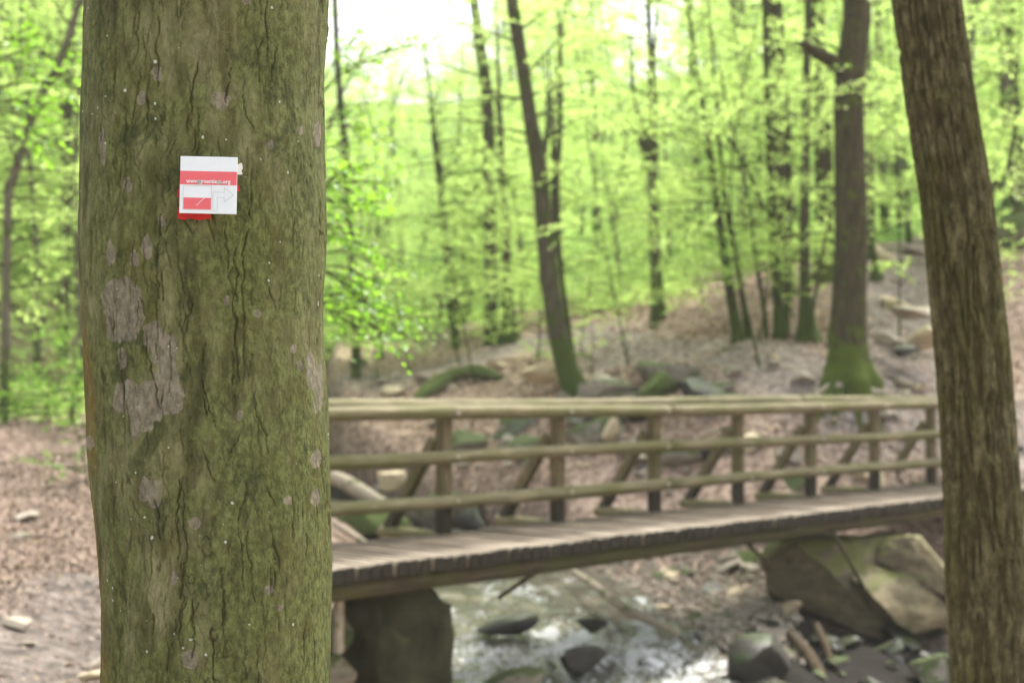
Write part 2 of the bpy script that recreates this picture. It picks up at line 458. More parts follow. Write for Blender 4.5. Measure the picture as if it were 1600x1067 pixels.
WPT = [(0, 0, 0), (-3, 0, .05), (3, 0, -.05), (0, -4, .0), (-5, -4, .1), (5, -4, 0), (-.5, 2.5, .0), (1.7, 5, -.22), (-1.2, 5.5, -.05), (0, 6, -.25), (3, 7, -.5), (-.9, 8.2, -.45), (-1.1, 9.3, -.72), (-.4, 9.6, -.95), (-1.5, 10.4, -.62), (-1.0, 11.2, -.62), (.2, 9.4, -1.02),
       (0.3, 8, -.62), (-1.9, 8, -.1), (-2.4, 10, .1), (-2.8, 11.8, .2), (2.5, 9, -1.0), (4.2, 10, -1.0), (-3, 5, .05), (6, 8, -.9), (8, 12, -.7), (8, 16, -.2), (7.6, 19.2, .3),
       (11, 22, 1.5), (13, 27, 4), (-8, 8, .4), (-9, 14, 1.4), (12, 4, -.5), (-12, 4, .5), (20, 40, 9), (-20, 30, 5), (-25, 60, 15), (40, 90, 26), (-60, 90, 28), (0, 190, 38), (70, 190, 48), (-80, 190, 45), (60, 30, 16), (-60, 30, 14), (60, -60, 2), (-60, -60, 2), (0, -60, 0), (150, 60, 40), (-150, 60, 40)]
_c = np.array([P(*c) for c in CTRL] + [list(map(float, w)) for w in WPT])
_sx = _c[:, :2] / 10.0
def _k(r): return np.where(r > 1e-9, r * r * np.log(np.maximum(r, 1e-9)), 0)
_n = len(_c)
_A = np.zeros((_n + 3, _n + 3))
_A[:_n, :_n] = _k(np.linalg.norm(_sx[:, None] - _sx[None], axis=-1)) + np.eye(_n) * .004
_A[:_n, _n] = 1; _A[:_n, _n + 1:] = _sx; _A[_n, :_n] = 1; _A[_n + 1:, :_n] = _sx.T
_w = np.linalg.solve(_A, np.concatenate([_c[:, 2], [0, 0, 0]]))

STREAM = smooth_path([(4.6, 6.5, -1.12, 1.2), (2.9, 9.3, -1.05, 1.25), (1.0, 11.6, -.93, 1.25), (.45, 13.0, -.70, 1.05), (.2, 15, -.56, .95), (-.5, 17.5, -.46, .85),
                      (-2.1, 20.2, -.28, .8), (-3.9, 23, -.12, .8), (-4.8, 27, .05, .8), (-5.6, 33, .5, .9), (-6.2, 40, 1.4, .9)], 240)
def stream_at(x, y):
    """distance to the centre line, water level, half width"""
    sh = np.shape(x); x = np.ravel(x); y = np.ravel(y)
    dm = np.full(len(x), 1e9); ix = np.zeros(len(x), int)
    for i in range(0, len(STREAM), 2):
        d = (x - STREAM[i, 0]) ** 2 + (y - STREAM[i, 1]) ** 2
        m = d < dm; dm[m] = d[m]; ix[m] = i
    return np.sqrt(dm).reshape(sh), STREAM[ix, 2].reshape(sh), STREAM[ix, 3].reshape(sh)

def tz(x, y, detail=True):
    x = np.asarray(x, float); y = np.asarray(y, float); sh = x.shape
    xf, yf = x.ravel(), y.ravel(); z = np.zeros(len(xf))
    for a in range(0, len(xf), 20000):
        q = np.stack([xf[a:a + 20000], yf[a:a + 20000]], 1) / 10.0
        z[a:a + 20000] = _k(np.linalg.norm(q[:, None] - _sx[None], axis=-1)) @ _w[:_n] + _w[_n] + q @ _w[_n + 1:]
    z = np.clip(z.reshape(sh), -2, 60)
    d, zw, hw = stream_at(x, y)
    w = sm(hw * .75, hw * 1.0 + .75, d)
    bed = zw - .22
    z = np.where(z > bed, bed * (1 - w) + z * w, z)
    z = np.where((d < hw * 1.05), np.minimum(z, zw - .03), z)
    if detail:
        far = sm(4, 14, y)
        z = z + far * (.13 * fbm(x * .55, y * .55, None, 4, 3) + .08 * fbm(x * 2.0, y * 2.0, None, 4, 9)) * sm(.3, 1.3, d) + .02 * fbm(x * 5, y * 5, None, 3, 5)
    return z
def tz1(x, y): return float(tz(np.array([x]), np.array([y]))[0])

def axis(core0, core1, step, lo, hi, g=1.09):
    a = list(np.arange(core0, core1 + 1e-6, step)); s = step
    while a[-1] < hi: s *= g; a.append(a[-1] + s)
    s = step; b = [a[0]]
    while b[-1] > lo: s *= g; b.append(b[-1] - s)
    return np.array(b[:0:-1] + a)
gx = axis(-7, 9, .09, -200, 200); gy = axis(5, 31, .1, -70, 240)
X, Y = np.meshgrid(gx, gy, indexing='xy')
Z = tz(X, Y)
ny, nx = X.shape
i, j = np.meshgrid(np.arange(ny - 1), np.arange(nx - 1), indexing='ij')
F = np.stack([i * nx + j, i * nx + j + 1, (i + 1) * nx + j + 1, (i + 1) * nx + j], -1).reshape(-1, 4)
d, zw, hw = stream_at(X, Y)
def pathmask(x, y):
    m = np.zeros_like(x)
    for pts, w in (([P(560, 590, 26), P(640, 600, 25.5), P(740, 560, 26.5), P(870, 535, 27), P(1000, 560, 23.5), P(1150, 590, 21.5), P(1280, 620, 20), P(1400, 650, 20), P(1500, 680, 20.4), P(1600, 680, 21)], 1.1),
                   ([P(1400, 640, 20.5), P(1400, 560, 22.5), P(1400, 450, 28), P(1430, 380, 33)], .9),
                   ([(-3.0, -3), (-3.0, 5), (-2.8, 8.2), (-2.4, 10.6), (-1.9, 11)], .75)):
        q = smooth_path([p[:2] for p in pts], 60)
        dd = np.min(np.stack([np.hypot(x - a, y - b) for a, b in q]), 0)
        m = np.maximum(m, sm(w * 1.5, w * .4, dd + .35 * fbm(x * 1.3, y * 1.3, None, 3, 21)))
    return m
path = pathmask(X, Y)
green = np.clip(sm(27, 36, Y) * .75 + sm(-5, -8, X - (Y - 18) * -.05) * sm(18.5, 21, Y) * .35 + .18 * sm(.2, .7, fbm(X * .4, Y * .4, None, 3, 33)), 0, 1) * (1 - path * .9)
wet = np.maximum(sm(hw + .7, hw, d), 1.0 * sm(.2, .5, .5 * fbm(X * 1.1, Y * 1.1, None, 3, 44) + .78) * sm(1.2, 2.0, X) * sm(5.6, 4.6, X) * sm(10.5, 11.5, Y) * sm(16.2, 14.6, Y))  # wet stream edge; boulder hollow painted dark for both wet soil and shade
wet = np.maximum(wet, .38 * sm(-.6, -1.6, X) * sm(19, 17, Y))          # damp trodden soil of the near path
obj('ground', mesh('ground', np.stack([X, Y, Z], -1).reshape(-1, 3), F, GROUND, True, None, {'path': path.ravel(), 'green': green.ravel(), 'wet': wet.ravel()}))['kind'] = 'structure'  # 'wet' also carries the painted shade of the boulder hollow

# ------------------------------------------------------------------ stream water
na, nb = 700, 56
C = smooth_path(STREAM[::8], na)
T = nrm(np.gradient(C[:, :2], axis=0)); NB = np.stack([-T[:, 1], T[:, 0]], 1)
u = np.linspace(-1.25, 1.25, nb)
WX = C[:, None, 0] + NB[:, None, 0] * u * C[:, None, 3]; WY = C[:, None, 1] + NB[:, None, 1] * u * C[:, None, 3]
slope = np.abs(np.gradient(C[:, 2])) / np.maximum(np.hypot(*np.gradient(C[:, :2], axis=0).T), 1e-6)
rap = np.clip(slope * 9, .12, 1)[:, None] * np.ones((1, nb))
ch = fbm(WX * 1.6, WY * 1.1, None, 4, 51); ch2 = fbm(WX * 7, WY * 4.5, None, 4, 61)
WZ = C[:, None, 2] + (.05 * ch + .032 * ch2) * (.45 + 1.4 * rap)
edge = np.abs(u)[None, :] ** 3
crest = sm(.05, .45, fbm(WX * 3.2, WY * 1.5, None, 4, 71) + .25 * ch)
foam = np.clip(rap * .60 + .40 * crest * (.35 + rap) + .12 * ch - .25 - .1 * edge, -.4, .7)
i, j = np.meshgrid(np.arange(na - 1), np.arange(nb - 1), indexing='ij')
F = np.stack([i * nb + j, i * nb + j + 1, (i + 1) * nb + j + 1, (i + 1) * nb + j], -1).reshape(-1, 4)[:, ::-1]
obj('stream_water', mesh('stream_water', np.stack([WX, WY, WZ], -1).reshape(-1, 3), F, WATER, True, None, {'foam': foam.ravel()}))['kind'] = 'structure'

# ------------------------------------------------------------------ footbridge
D1 = P(693, 832, 12.2)                                   # first visible post, foot on the far edge of the deck
D7 = P(1455, 755, 12.2 * 1.524)
DK = (D1[2] + D7[2]) / 2
bdir = nrm(np.array([D7[0] - D1[0], D7[1] - D1[1], 0]))
SP = np.linalg.norm((D7 - D1)[:2]) / 6
bn = np.array([-bdir[1], bdir[0], 0])                    # away from the camera
up = np.array([0, 0, 1.0])
RB = np.stack([bdir, bn, up], 1)                         # local x along, y away, z up
B0 = np.array([D1[0], D1[1], DK])
def bp(s, a, z): return B0 + bdir * s + bn * a + up * z
bridge = empty('footbridge', bp(0, -.67, -.3), 'weathered wooden footbridge with a log railing along its far side, crossing the stream', 'footbridge')
bridge.rotation_euler = (0, 0, math.atan2(bdir[1], bdir[0]))
BL = np.array(bp(0, -.67, -.3))
def bchild(name, V, F, mat, smooth=False):
    V = (np.asarray(V) - BL) @ RB
    return obj(name, mesh(name, V, F, mat, smooth), bridge)
WID = 1.27
rs = np.random.RandomState(4)
plank_meshes = []
for q in range(6):
    mb = MB(); L = WID + .06
    n = 7; ys = np.linspace(-L / 2, L / 2, n); hw_ = .0465
    prof = np.array([[-1, -.5], [-1, .2], [-.8, .5], [.8, .5], [1, .2], [1, -.5]]) * [hw_, .10]
    V = np.array([[p[0] + rs.normal(0, .0025), y, p[1] + rs.normal(0, .002)] for y in ys for p in prof])
    k = len(prof); a, b = np.meshgrid(np.arange(n - 1), np.arange(k), indexing='ij'); b2 = (b + 1) % k
    F = np.stack([a * k + b, a * k + b2, (a + 1) * k + b2, (a + 1) * k + b], -1).reshape(-1, 4)
    caps = np.array([list(range(k)), list(range((n - 1) * k, n * k))[::-1]])
    mb.add(V, [F, caps])
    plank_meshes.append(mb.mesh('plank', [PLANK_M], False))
S0, S1 = -1.75 * SP, 8.55 * SP
pitch = .118
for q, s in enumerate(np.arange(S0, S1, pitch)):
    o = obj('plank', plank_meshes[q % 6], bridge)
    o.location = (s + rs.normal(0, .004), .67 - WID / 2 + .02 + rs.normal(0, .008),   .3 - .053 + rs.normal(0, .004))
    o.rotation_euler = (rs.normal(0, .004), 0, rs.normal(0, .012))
for a in (-WID + .13, -.12):                              # two long bearers under the deck
    V, F = tube(np.array([bp(s, a, -.172) for s in np.linspace(S0 + .05, S1 - .05, 40)]), .075, 10, .12, 5 + int(a * 10), True, (3, 1.5))
    V = V.copy(); bchild('bearer', V, F, BEAM_M, True)
rr = random.Random(3)
def rail(a, z, r, seed):
    L = S1 - S0; cuts = [-1.6 * SP, 2.0 * SP + .06, 7.12 * SP] if seed % 2 else [-1.6 * SP, 4 * SP - .05, 7.12 * SP]
    for s0, s1 in zip(cuts[:-1], cuts[1:]):
        ss = np.linspace(s0 + .004, s1 - .004, 44)
        pts = np.array([bp(s, a + .012 * math.sin(s * .9 + seed), z + .010 * math.sin(s * .7 + seed * 2)) for s in ss])
        V, F = tube(pts, r * (1 + .05 * np.sin(ss * 1.3 + seed)), 16, .06, seed, True, (2, 1.6))
        bchild('rail', V, F, RAIL_M, True)
rail(-.120, 1.022, .060, 1)
rail(.120, 1.085, .064, 2)
rail(-.118, .652, .058, 3)
rail(-.118, .278, .060, 5)
for n in range(-1, 8):
    s = n * SP
    V, F = box(bp(s, 0, (1.06 - .38) / 2), (.108, .105, 1.06 + .38), RB)
    o = bchild('post', V, F, POST_M)
    bv = o.modifiers.new('bevel', 'BEVEL'); bv.width = .008; bv.segments = 2
    for zb, ab in ((1.022, -.184), (.652, -.180), (.278, -.182)):
        if n == -1: continue
        a_ = np.linspace(0, 2 * np.pi, 9)[:-1]; c_ = bp(s, ab, zb)
        V = np.array([c_ + bn * o_ + bdir * math.cos(t) * .016 + up * math.sin(t) * .016 for o_ in (.02, -.006) for t in a_])
        bchild('bolt', V, [np.array([[q, (q + 1) % 8, 8 + (q + 1) % 8, 8 + q] for q in range(8)]), np.array([list(range(8, 16))])], SCREW_M)
    # outrigger log under the planks and the slanting brace standing on it
    ss = np.linspace(-.75, .66, 8)
    V, F = tube(np.array([bp(s - .12, a, -.10 + .0 * a + (.075 if a > .02 else .0)) for a in ss]), .055, 10, .05, 70 + n)
    bchild('outrigger', V, F, RAIL_M, True)
    a0, a1 = bp(s - .11, .58, .0), bp(s - .03, .07, .80)
    ax = nrm(a1 - a0); sx = nrm(np.cross(ax, bn)); sy = np.cross(ax, sx)
    V, F = box((a0 + a1) / 2, (.09, .09, np.linalg.norm(a1 - a0)), np.stack([sx, sy, ax], 1))
    o = bchild('brace', V, F, POST_M)
    bv = o.modifiers.new('bevel', 'BEVEL'); bv.width = .006; bv.segments = 2
for s, a, e in ((.25, -1.0, (-.5, .1, -.24)), (2.95, -1.05, (.36, -.05, -.26)), (4.3, -1.22, (.42, -.12, -.62))):
    V, F = tube(np.array([bp(s, a, -.2), bp(s + e[0], a + e[1], -.2 + e[2])]), .02, 8)
    bchild('strut', V, F, BEAM_M, True)
V, F = box(bp(-2.0, -1.02, -.42), (.06, .05, .42), RB)
bchild('support_post', V, F, DEAD)

V, F = rock(901, 4, 0, .02)
V, F = ico(4)
V, F = rock(903, 5, 12, .16, .5, .8)
V = np.sign(V) * np.abs(V) ** .72
V = V / np.abs(V).max(0) * [.42, .5, .54]
V = V + .03 * np.stack([fbm(V[:, 0] * 3, V[:, 1] * 3, V[:, 2] * 3, 4, s) for s in (1, 2, 3)], 1)
V[:, 0] *= 1 - .12 * (V[:, 2] > 0) * V[:, 2]
c = bp(-1.27, -.66, -.74)
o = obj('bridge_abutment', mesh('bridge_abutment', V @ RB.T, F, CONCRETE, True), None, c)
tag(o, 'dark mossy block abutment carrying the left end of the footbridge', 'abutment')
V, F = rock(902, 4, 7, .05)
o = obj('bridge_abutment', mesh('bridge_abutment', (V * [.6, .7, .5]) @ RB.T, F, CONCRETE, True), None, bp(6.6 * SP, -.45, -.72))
tag(o, 'shadowed stone block under the far right end of the footbridge', 'abutment')

# ------------------------------------------------------------------ stones
RK = {}
def stone(name, label, px, py, dep, size, mat, seed, sub=4, cuts=9, rough=.06, rot=None, group=None, sink=.0, cat='rock', strata=0):
    V, F = rock(seed, sub, cuts, rough)
    if strata:
        q = V[:, 2] * 2.6 + V[:, 0] * .5 + .7 * fbm(V[:, 0] * 1.5, V[:, 1] * 1.5, V[:, 2] * 1.5, 3, seed)
        fq = q - np.floor(q); h = _hash(np.floor(q).astype(np.int64), np.zeros(len(q), np.int64), np.zeros(len(q), np.int64), seed)
        V = V * (1 + strata * (h - .5) - strata * 1.2 * sm(.09, .0, np.minimum(fq, 1 - fq)) * sm(-.1, .3, fbm(V[:, 0] * 2, V[:, 1] * 2, V[:, 2] * 2, 2, seed + 3)))[:, None]
    V = V * np.asarray(size) / 2
    if rot is not None:
        from mathutils import Euler
        V = V @ np.array(Euler([math.radians(t) for t in rot]).to_matrix()).T
    p = P(px, py, dep)
    o = obj(name, mesh(name, V, F, mat, True), None, p)
    me = o.data
    me.set_sharp_from_angle(angle=math.radians(38))
    return tag(o, label, cat, group)
def hull_rock(mb, pts, c0, seed, mi=0, cuts=4, amp=.075):
    import bmesh
    bm = bmesh.new()
    for p in pts: bm.verts.new([float(t) for t in p - c0])
    g = bmesh.ops.convex_hull(bm, input=bm.verts)
    for v in [v for v in bm.verts if not v.link_faces]: bm.verts.remove(v)
    bmesh.ops.subdivide_edges(bm, edges=bm.edges[:], cuts=cuts * 3, use_grid_fill=True)
    bmesh.ops.triangulate(bm, faces=bm.faces[:]); bm.verts.index_update()
    V = np.array([v.co[:] for v in bm.verts]); F = np.array([[v.index for v in f.verts] for f in bm.faces]); bm.free()
    for s_, (fr, a) in enumerate(((1.6, 1.0), (5, .35), (14, .14))):
        V = V + amp * a * np.stack([fbm(V[:, 0] * fr, V[:, 1] * fr, V[:, 2] * fr * 1.6, 3, seed + 10 * s_ + q) for q in range(3)], 1)
    mb.add(V + c0, F, mi)
def chunk_boulder():
    mb = MB(); c0 = P(1338, 915, 15.6)
    def H(lst): return np.array([P(*q) for q in lst])
    hull_rock(mb, H([(1188, 875, 15.3), (1200, 922, 15.2), (1262, 958, 15.0), (1330, 985, 14.95), (1400, 1000, 15.0), (1300, 900, 14.75), (1240, 850, 15.0), (1400, 838, 15.3), (1200, 835, 16.2), (1430, 835, 16.6), (1400, 1010, 16.6), (1220, 960, 16.6)]), c0, 941)
    hull_rock(mb, H([(1335, 905, 14.72), (1352, 880, 14.95), (1440, 905, 14.9), (1490, 955, 14.95), (1485, 985, 15.0), (1430, 992, 14.75), (1395, 965, 14.6), (1370, 940, 14.62), (1440, 890, 16), (1490, 1000, 16.2), (1360, 990, 16)]), c0, 951, 1)
    hull_rock(mb, H([(1380, 838, 15.1), (1425, 836, 15.0), (1492, 905, 15.0), (1490, 935, 14.95), (1440, 905, 14.92), (1375, 880, 14.98), (1400, 836, 16.2), (1492, 910, 16.3), (1460, 950, 16.2)]), c0, 961)
    hull_rock(mb, H([(1418, 832, 15.05), (1440, 840, 15.0), (1490, 900, 14.92), (1485, 915, 14.9), (1425, 850, 14.96), (1440, 838, 15.8), (1492, 905, 15.8)]), c0, 971, 1, 3, .03)
    o = obj('boulder', mb.mesh('boulder', [ROCK_BIG, ROCK_TAN], True, c0), None, c0); o.data.set_sharp_from_angle(angle=math.radians(34))
    tag(o, 'huge angular olive boulder with pale slanting ledges under the right half of the footbridge', 'boulder')
chunk_boulder()
stone('boulder', 'dark wet boulder at the water edge in front of the gravel bank', 1185, 1035, 12.6, (.72, .6, .52), ROCK_WET, 23, 4, 9, .07, (0, 8, 20), cat='boulder')
stone('boulder', 'moss topped boulder seen below the lowest rail beside the near trunk', 575, 818, 19.0, (1.15, .9, .46), ROCK_FULLMOSS, 31, 4, 7, .07, (0, -6, 0), cat='boulder')
stone('rock', 'dark rock standing in the white water', 910, 1032, 12.2, (.42, .36, .32), ROCK_WET, 41, 4, 9, .08, (0, 10, 0))
stone('rock', 'broad mossy rock cut by the bottom edge, left of the dark one in the water', 805, 1070, 11.6, (.52, .42, .28), ROCK_MOSS, 43, 4, 8, .06)
stone('rock', 'flat brown ledge with water running over its left side', 792, 975, 13.1, (.62, .5, .18), ROCK_WET, 44, 4, 8, .06, (0, -8, 10))
stone('rock', 'small wet rock breaking the rapids near the fallen branch', 925, 975, 13.0, (.3, .3, .14), ROCK_WET, 45, 3)
stone('rock', 'yellowish angular boulder on the bank mound left of the leaning tree', 840, 583, 22.6, (.66, .5, .36), ROCK_PALE, 51, 4, 8, .06, (0, 6, 0))
stone('rock', 'pale flat rock at the stream head, left of the mossy mound', 668, 528, 27.5, (.75, .6, .32), ROCK, 52, 4)
stone('rock', 'large flat slab topping the rock pile on the right slope', 1437, 487, 22.5, (.95, .7, .24), ROCK, 53, 4, 8, .06, (0, -4, 0))
stone('rock', 'rounded pale boulder of the rock pile against the furrowed trunk', 1440, 528, 21.5, (.52, .5, .40), ROCK_PALE, 54, 4, 8, .07)
stone('rock', 'low grey rock at the left foot of the rock pile', 1388, 530, 21.6, (.45, .4, .24), ROCK, 55, 4)
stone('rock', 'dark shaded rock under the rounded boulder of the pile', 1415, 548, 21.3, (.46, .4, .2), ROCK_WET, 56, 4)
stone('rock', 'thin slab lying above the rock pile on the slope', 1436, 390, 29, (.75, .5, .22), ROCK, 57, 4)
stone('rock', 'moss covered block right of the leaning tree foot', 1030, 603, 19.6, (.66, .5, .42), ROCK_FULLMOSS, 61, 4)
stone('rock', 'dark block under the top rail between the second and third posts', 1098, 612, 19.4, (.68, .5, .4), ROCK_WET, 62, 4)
stone('rock', 'mossy ledge left of the leaning tree foot behind the top rail', 955, 612, 19.8, (.95, .55, .34), ROCK_MOSS, 63, 4)
stone('rock', 'white pointed stone among dark ones behind the upper rail', 955, 672, 18.9, (.2, .2, .36), ROCK_PALE, 64, 3, 8, .06, (10, 20, 0))
stone('rock', 'dark mossy hollow rock behind the upper rail', 925, 680, 19.3, (.8, .6, .6), ROCK_MOSS, 65, 4)
stone('rock', 'angular pale rock behind the lowest rail near the fifth post', 1352, 752, 18.6, (.52, .4, .38), ROCK_PALE, 66, 4, 9, .05)
stone('rock', 'leaning pale slab with green moss near the fourth post', 1238, 762, 18.2, (.42, .34, .42), ROCK_MOSS, 67, 4, 9, .05, (0, 35, 0))
stone('rock', 'squarish mossy stone at the lower right below the big boulder', 1452, 1042, 13.4, (.36, .32, .26), ROCK_MOSS, 68, 4)
stone('rock', 'long brown slab lying in the hollow under the big boulder', 1338, 1018, 14.2, (.66, .4, .14), ROCK_BIG, 69, 4, 8, .05)
stone('rock', 'green mossy cushion stone at the top of the gravel bank', 1150, 878, 17.0, (.55, .45, .26), ROCK_FULLMOSS, 70, 4)
stone('rock', 'pale wedge stone between the rails beside the near trunk', 612, 752, 19.6, (.4, .3, .3), ROCK_PALE, 71, 4)
stone('rock', 'stacked green stone low beside the near trunk, left of the abutment', 524, 985, 10.5, (.32, .4, .34), ROCK_MOSS, 72, 4)
stone('rock', 'lower green stone by the near trunk at the bottom edge', 522, 1050, 10.2, (.36, .4, .34), ROCK_MOSS, 73, 4)
stone('rock', 'white stone near the foot of the gravel bank', 1238, 950, 14.6, (.24, .2, .17), ROCK_PALE, 74, 3)
stone('rock', 'mossy flat rock on the centre of the slope above the path', 1035, 510, 26, (.6, .5, .16), ROCK_FULLMOSS, 75, 3)
stone('rock', 'grey stone lying at the bottom left on the leafy ground', 148, 1057, 7.4, (.16, .13, .07), ROCK_PALE, 76, 3)

rs = np.random.RandomState(77)
SH = [mesh('stone', rock(200 + q, 2, 8, .07)[0], rock(200 + q, 2, 8, .07)[1], m, True) for q, m in enumerate([ROCK, ROCK, ROCK_PALE, ROCK_MOSS, ROCK, ROCK_WET, ROCK, ROCK_MOSS])]
for m_ in SH: m_.set_sharp_from_angle(angle=math.radians(38))
def scatter(n, area, smin, smax, label, group, pick=None, pw=2.2):
    made = 0; tries = 0
    while made < n and tries < n * 30:
        tries += 1
        x, y = area(rs)
        z = tz1(x, y); d_, zw_, hw_ = stream_at(np.array([x]), np.array([y]))
        if z < zw_[0] - .12 and d_[0] < hw_[0]: continue
        s = smin + (smax - smin) * rs.rand() ** pw
        o = obj('stone', SH[rs.randint(len(SH)) if pick is None else pick[rs.randint(len(pick))]])
        o.scale = (s * rs.uniform(.7, 1.3) / 2, s * rs.uniform(.7, 1.2) / 2, s * rs.uniform(.35, .75) / 2)
        o.location = (x, y, z + s * .08); o.rotation_euler = (rs.normal(0, .2), rs.normal(0, .2), rs.uniform(0, 6.3))
        tag(o, label, 'stone', group); made += 1
def quad_area(pts):
    pts = [np.asarray(p)[:2] for p in pts]
    def f(r):
        a, b = r.rand(), r.rand()
        return (pts[0] * (1 - a) + pts[1] * a) * (1 - b) + (pts[3] * (1 - a) + pts[2] * a) * b
    return f
scatter(66, quad_area([P(980, 990, 13.6), P(1220, 1000, 13.4), P(1230, 880, 17.2), P(900, 895, 17.0)]), .07, .34, 'loose beige stone on the gravel bank under the footbridge', 'loose stones on the gravel bank')
scatter(55, quad_area([P(560, 780, 19.5), P(1120, 780, 18), P(1100, 640, 20), P(600, 640, 23)]), .12, .8, 'half buried stone in the leaf litter behind the railing', 'half buried stones on the far bank', [0, 1, 2, 3, 4, 5, 7, 5])
scatter(34, quad_area([P(1120, 760, 18), P(1600, 740, 20), P(1600, 600, 22), P(1120, 600, 21)]), .10, .45, 'small stone on the muddy ground right of the leaning tree', 'stones on the muddy right bank', None)
scatter(20, quad_area([P(600, 620, 23.5), P(900, 620, 21), P(880, 560, 24), P(620, 560, 26)]), .10, .45, 'pale stone lying on the mound behind the railing', 'stones on the mound', [0, 1, 2, 4])
scatter(20, quad_area([P(1380, 570, 21.5), P(1480, 570, 21.5), P(1470, 380, 32), P(1370, 400, 32)]), .15, .6, 'flat stone set in the path climbing the right slope', 'stones in the climbing path', [0, 1, 4, 2])
scatter(18, quad_area([P(690, 1060, 11.8), P(1120, 1060, 12), P(960, 930, 15.5), P(720, 930, 15)]), .12, .36, 'wet stone lying in the stream bed', 'wet stones in the stream', [5])
scatter(22, quad_area([P(1260, 1067, 12.6), P(1490, 1067, 12.8), P(1480, 960, 15.3), P(1250, 980, 14.4)]), .14, .5, 'damp stone in the dark hollow below the big boulder', 'damp stones below the big boulder', [5, 3, 5])
scatter(18, quad_area([P(1240, 610, 19.6), P(1400, 620, 19.6), P(1400, 585, 20.2), P(1250, 590, 20)]), .12, .42, 'stone among the roots at the foot of the big oak', 'stones among the oak roots', [0, 3, 4])
scatter(8, quad_area([P(0, 1067, 7.3), P(160, 1067, 7.4), P(150, 780, 12.5), P(0, 780, 12.5)]), .05, .2, 'flat grey stone trodden into the path at the left', 'stones in the near path', [0, 1], 1.5)
scatter(14, quad_area([P(520, 760, 22), P(640, 700, 21.5), P(640, 560, 28), P(520, 560, 29)]), .2, .7, 'grey stone along the upper stream', 'stones along the upper stream', [0, 4, 3])

scatter(16, quad_area([P(640, 760, 19.6), P(1150, 760, 18.4), P(1130, 610, 20.2), P(700, 625, 22.5)]), .45, 1.05, 'larger dark mossy rock bedded in the far bank behind the railing', 'larger mossy rocks in the far bank', [3, 7, 5, 3], 1.0)

# pebbles and dry leaves: nobody could count them
def pebbles():
    r = np.random.RandomState(5); V0, F0 = rock(300, 1, 5, .05); n = 4200
    a = quad_area([P(960, 1010, 13.2), P(1260, 1010, 13.2), P(1230, 870, 17.8), P(860, 880, 17.6)])
    xy = np.array([a(r) for _ in range(n)]); z = tz(xy[:, 0], xy[:, 1])
    s = (.012 + .05 * r.rand(n) ** 2)[:, None, None] * r.uniform(.6, 1.2, (n, 1, 3)); th = r.uniform(0, 6.3, n)
    V = V0[None] * s; c_, s_ = np.cos(th)[:, None], np.sin(th)[:, None]
    V = np.stack([V[..., 0] * c_ - V[..., 1] * s_, V[..., 0] * s_ + V[..., 1] * c_, V[..., 2]], -1) + np.stack([xy[:, 0], xy[:, 1], z + .008], -1)[:, None]
    F = (F0[None] + (np.arange(n) * len(V0))[:, None, None]).reshape(-1, 3)
    tag(obj('gravel', mesh('gravel', V.reshape(-1, 3), F, ROCK, False)), 'grey beige gravel spread over the stream bank under the bridge', 'gravel', None, 'stuff')
pebbles()

def leaf_quads(p, dr, nr, size, wid=.62, fold=.12):
    """folded six corner leaves from base points p along dr with normal nr"""
    sd = nrm(np.cross(dr, nr)); nr = np.cross(sd, dr); L = size[:, None]; w = L * wid * .5; k = L * fold
    pts = [p, p + dr * L * .32 + sd * w + nr * k, p + dr * L * .68 + sd * w * .85 + nr * k, p + dr * L,
           p + dr * L * .68 - sd * w * .85 + nr * k, p + dr * L * .32 - sd * w + nr * k]
    V = np.stack(pts, 1).reshape(-1, 3); b = (np.arange(len(p)) * 6)[:, None]
    return V, np.vstack([b + [0, 1, 2, 3], b + [0, 3, 4, 5]])
def leaf_diamonds(p, dr, nr, size, wid=.7):
    sd = nrm(np.cross(dr, nr)); L = size[:, None]
    V = np.stack([p, p + dr * L * .45 + sd * L * wid * .5, p + dr * L, p + dr * L * .45 - sd * L * wid * .5], 1).reshape(-1, 3)
    return V, (np.arange(len(p)) * 4)[:, None] + [0, 1, 2, 3]

def litter(name, label, areas, seed, size, mat=None):
    r = np.random.RandomState(seed); Q = []
    for a, n in areas: Q.append(np.array([a(r) for _ in range(n)]))
    xy = np.vstack(Q); pm = pathmask(xy[:, 0], xy[:, 1]); d_, zw_, hw_ = stream_at(xy[:, 0], xy[:, 1])
    clump = fbm(xy[:, 0] * .9, xy[:, 1] * .9, None, 3, 71)
    keep = (r.rand(len(xy)) > pm * .86) & (d_ > hw_ + .25 + .2 * r.rand(len(xy))) & (clump + r.rand(len(xy)) * .9 > .05)
    xy = xy[keep]; n = len(xy)
    z = tz(xy[:, 0], xy[:, 1]); e = .05
    gxx = (tz(xy[:, 0] + e, xy[:, 1]) - z) / e; gyy = (tz(xy[:, 0], xy[:, 1] + e) - z) / e
    nr = nrm(np.stack([-gxx, -gyy, np.ones(n)], 1) + r.normal(0, .38, (n, 3))); th = r.uniform(0, 6.3, n)
    dr = np.stack([np.cos(th), np.sin(th), np.zeros(n)], 1); dr = nrm(dr - nr * (dr * nr).sum(1, keepdims=True))
    V, F = leaf_quads(np.column_stack([xy, z + .008 + .012 * r.rand(n)]), dr, nr, r.uniform(size[0], size[1], n), .6, .10)
    tag(obj(name, mesh(name, V, F, mat or LITTER, False)), label, 'leaf litter', None, 'stuff')
litter('leaf_litter', 'carpet of dry beech leaves over the near path at the left', [(quad_area([P(-60, 1120, 6.8), P(260, 1120, 6.9), P(230, 668, 17.6), P(-150, 668, 17.6)]), 30000)], 1, (.022, .046), LITTER_DAMP)
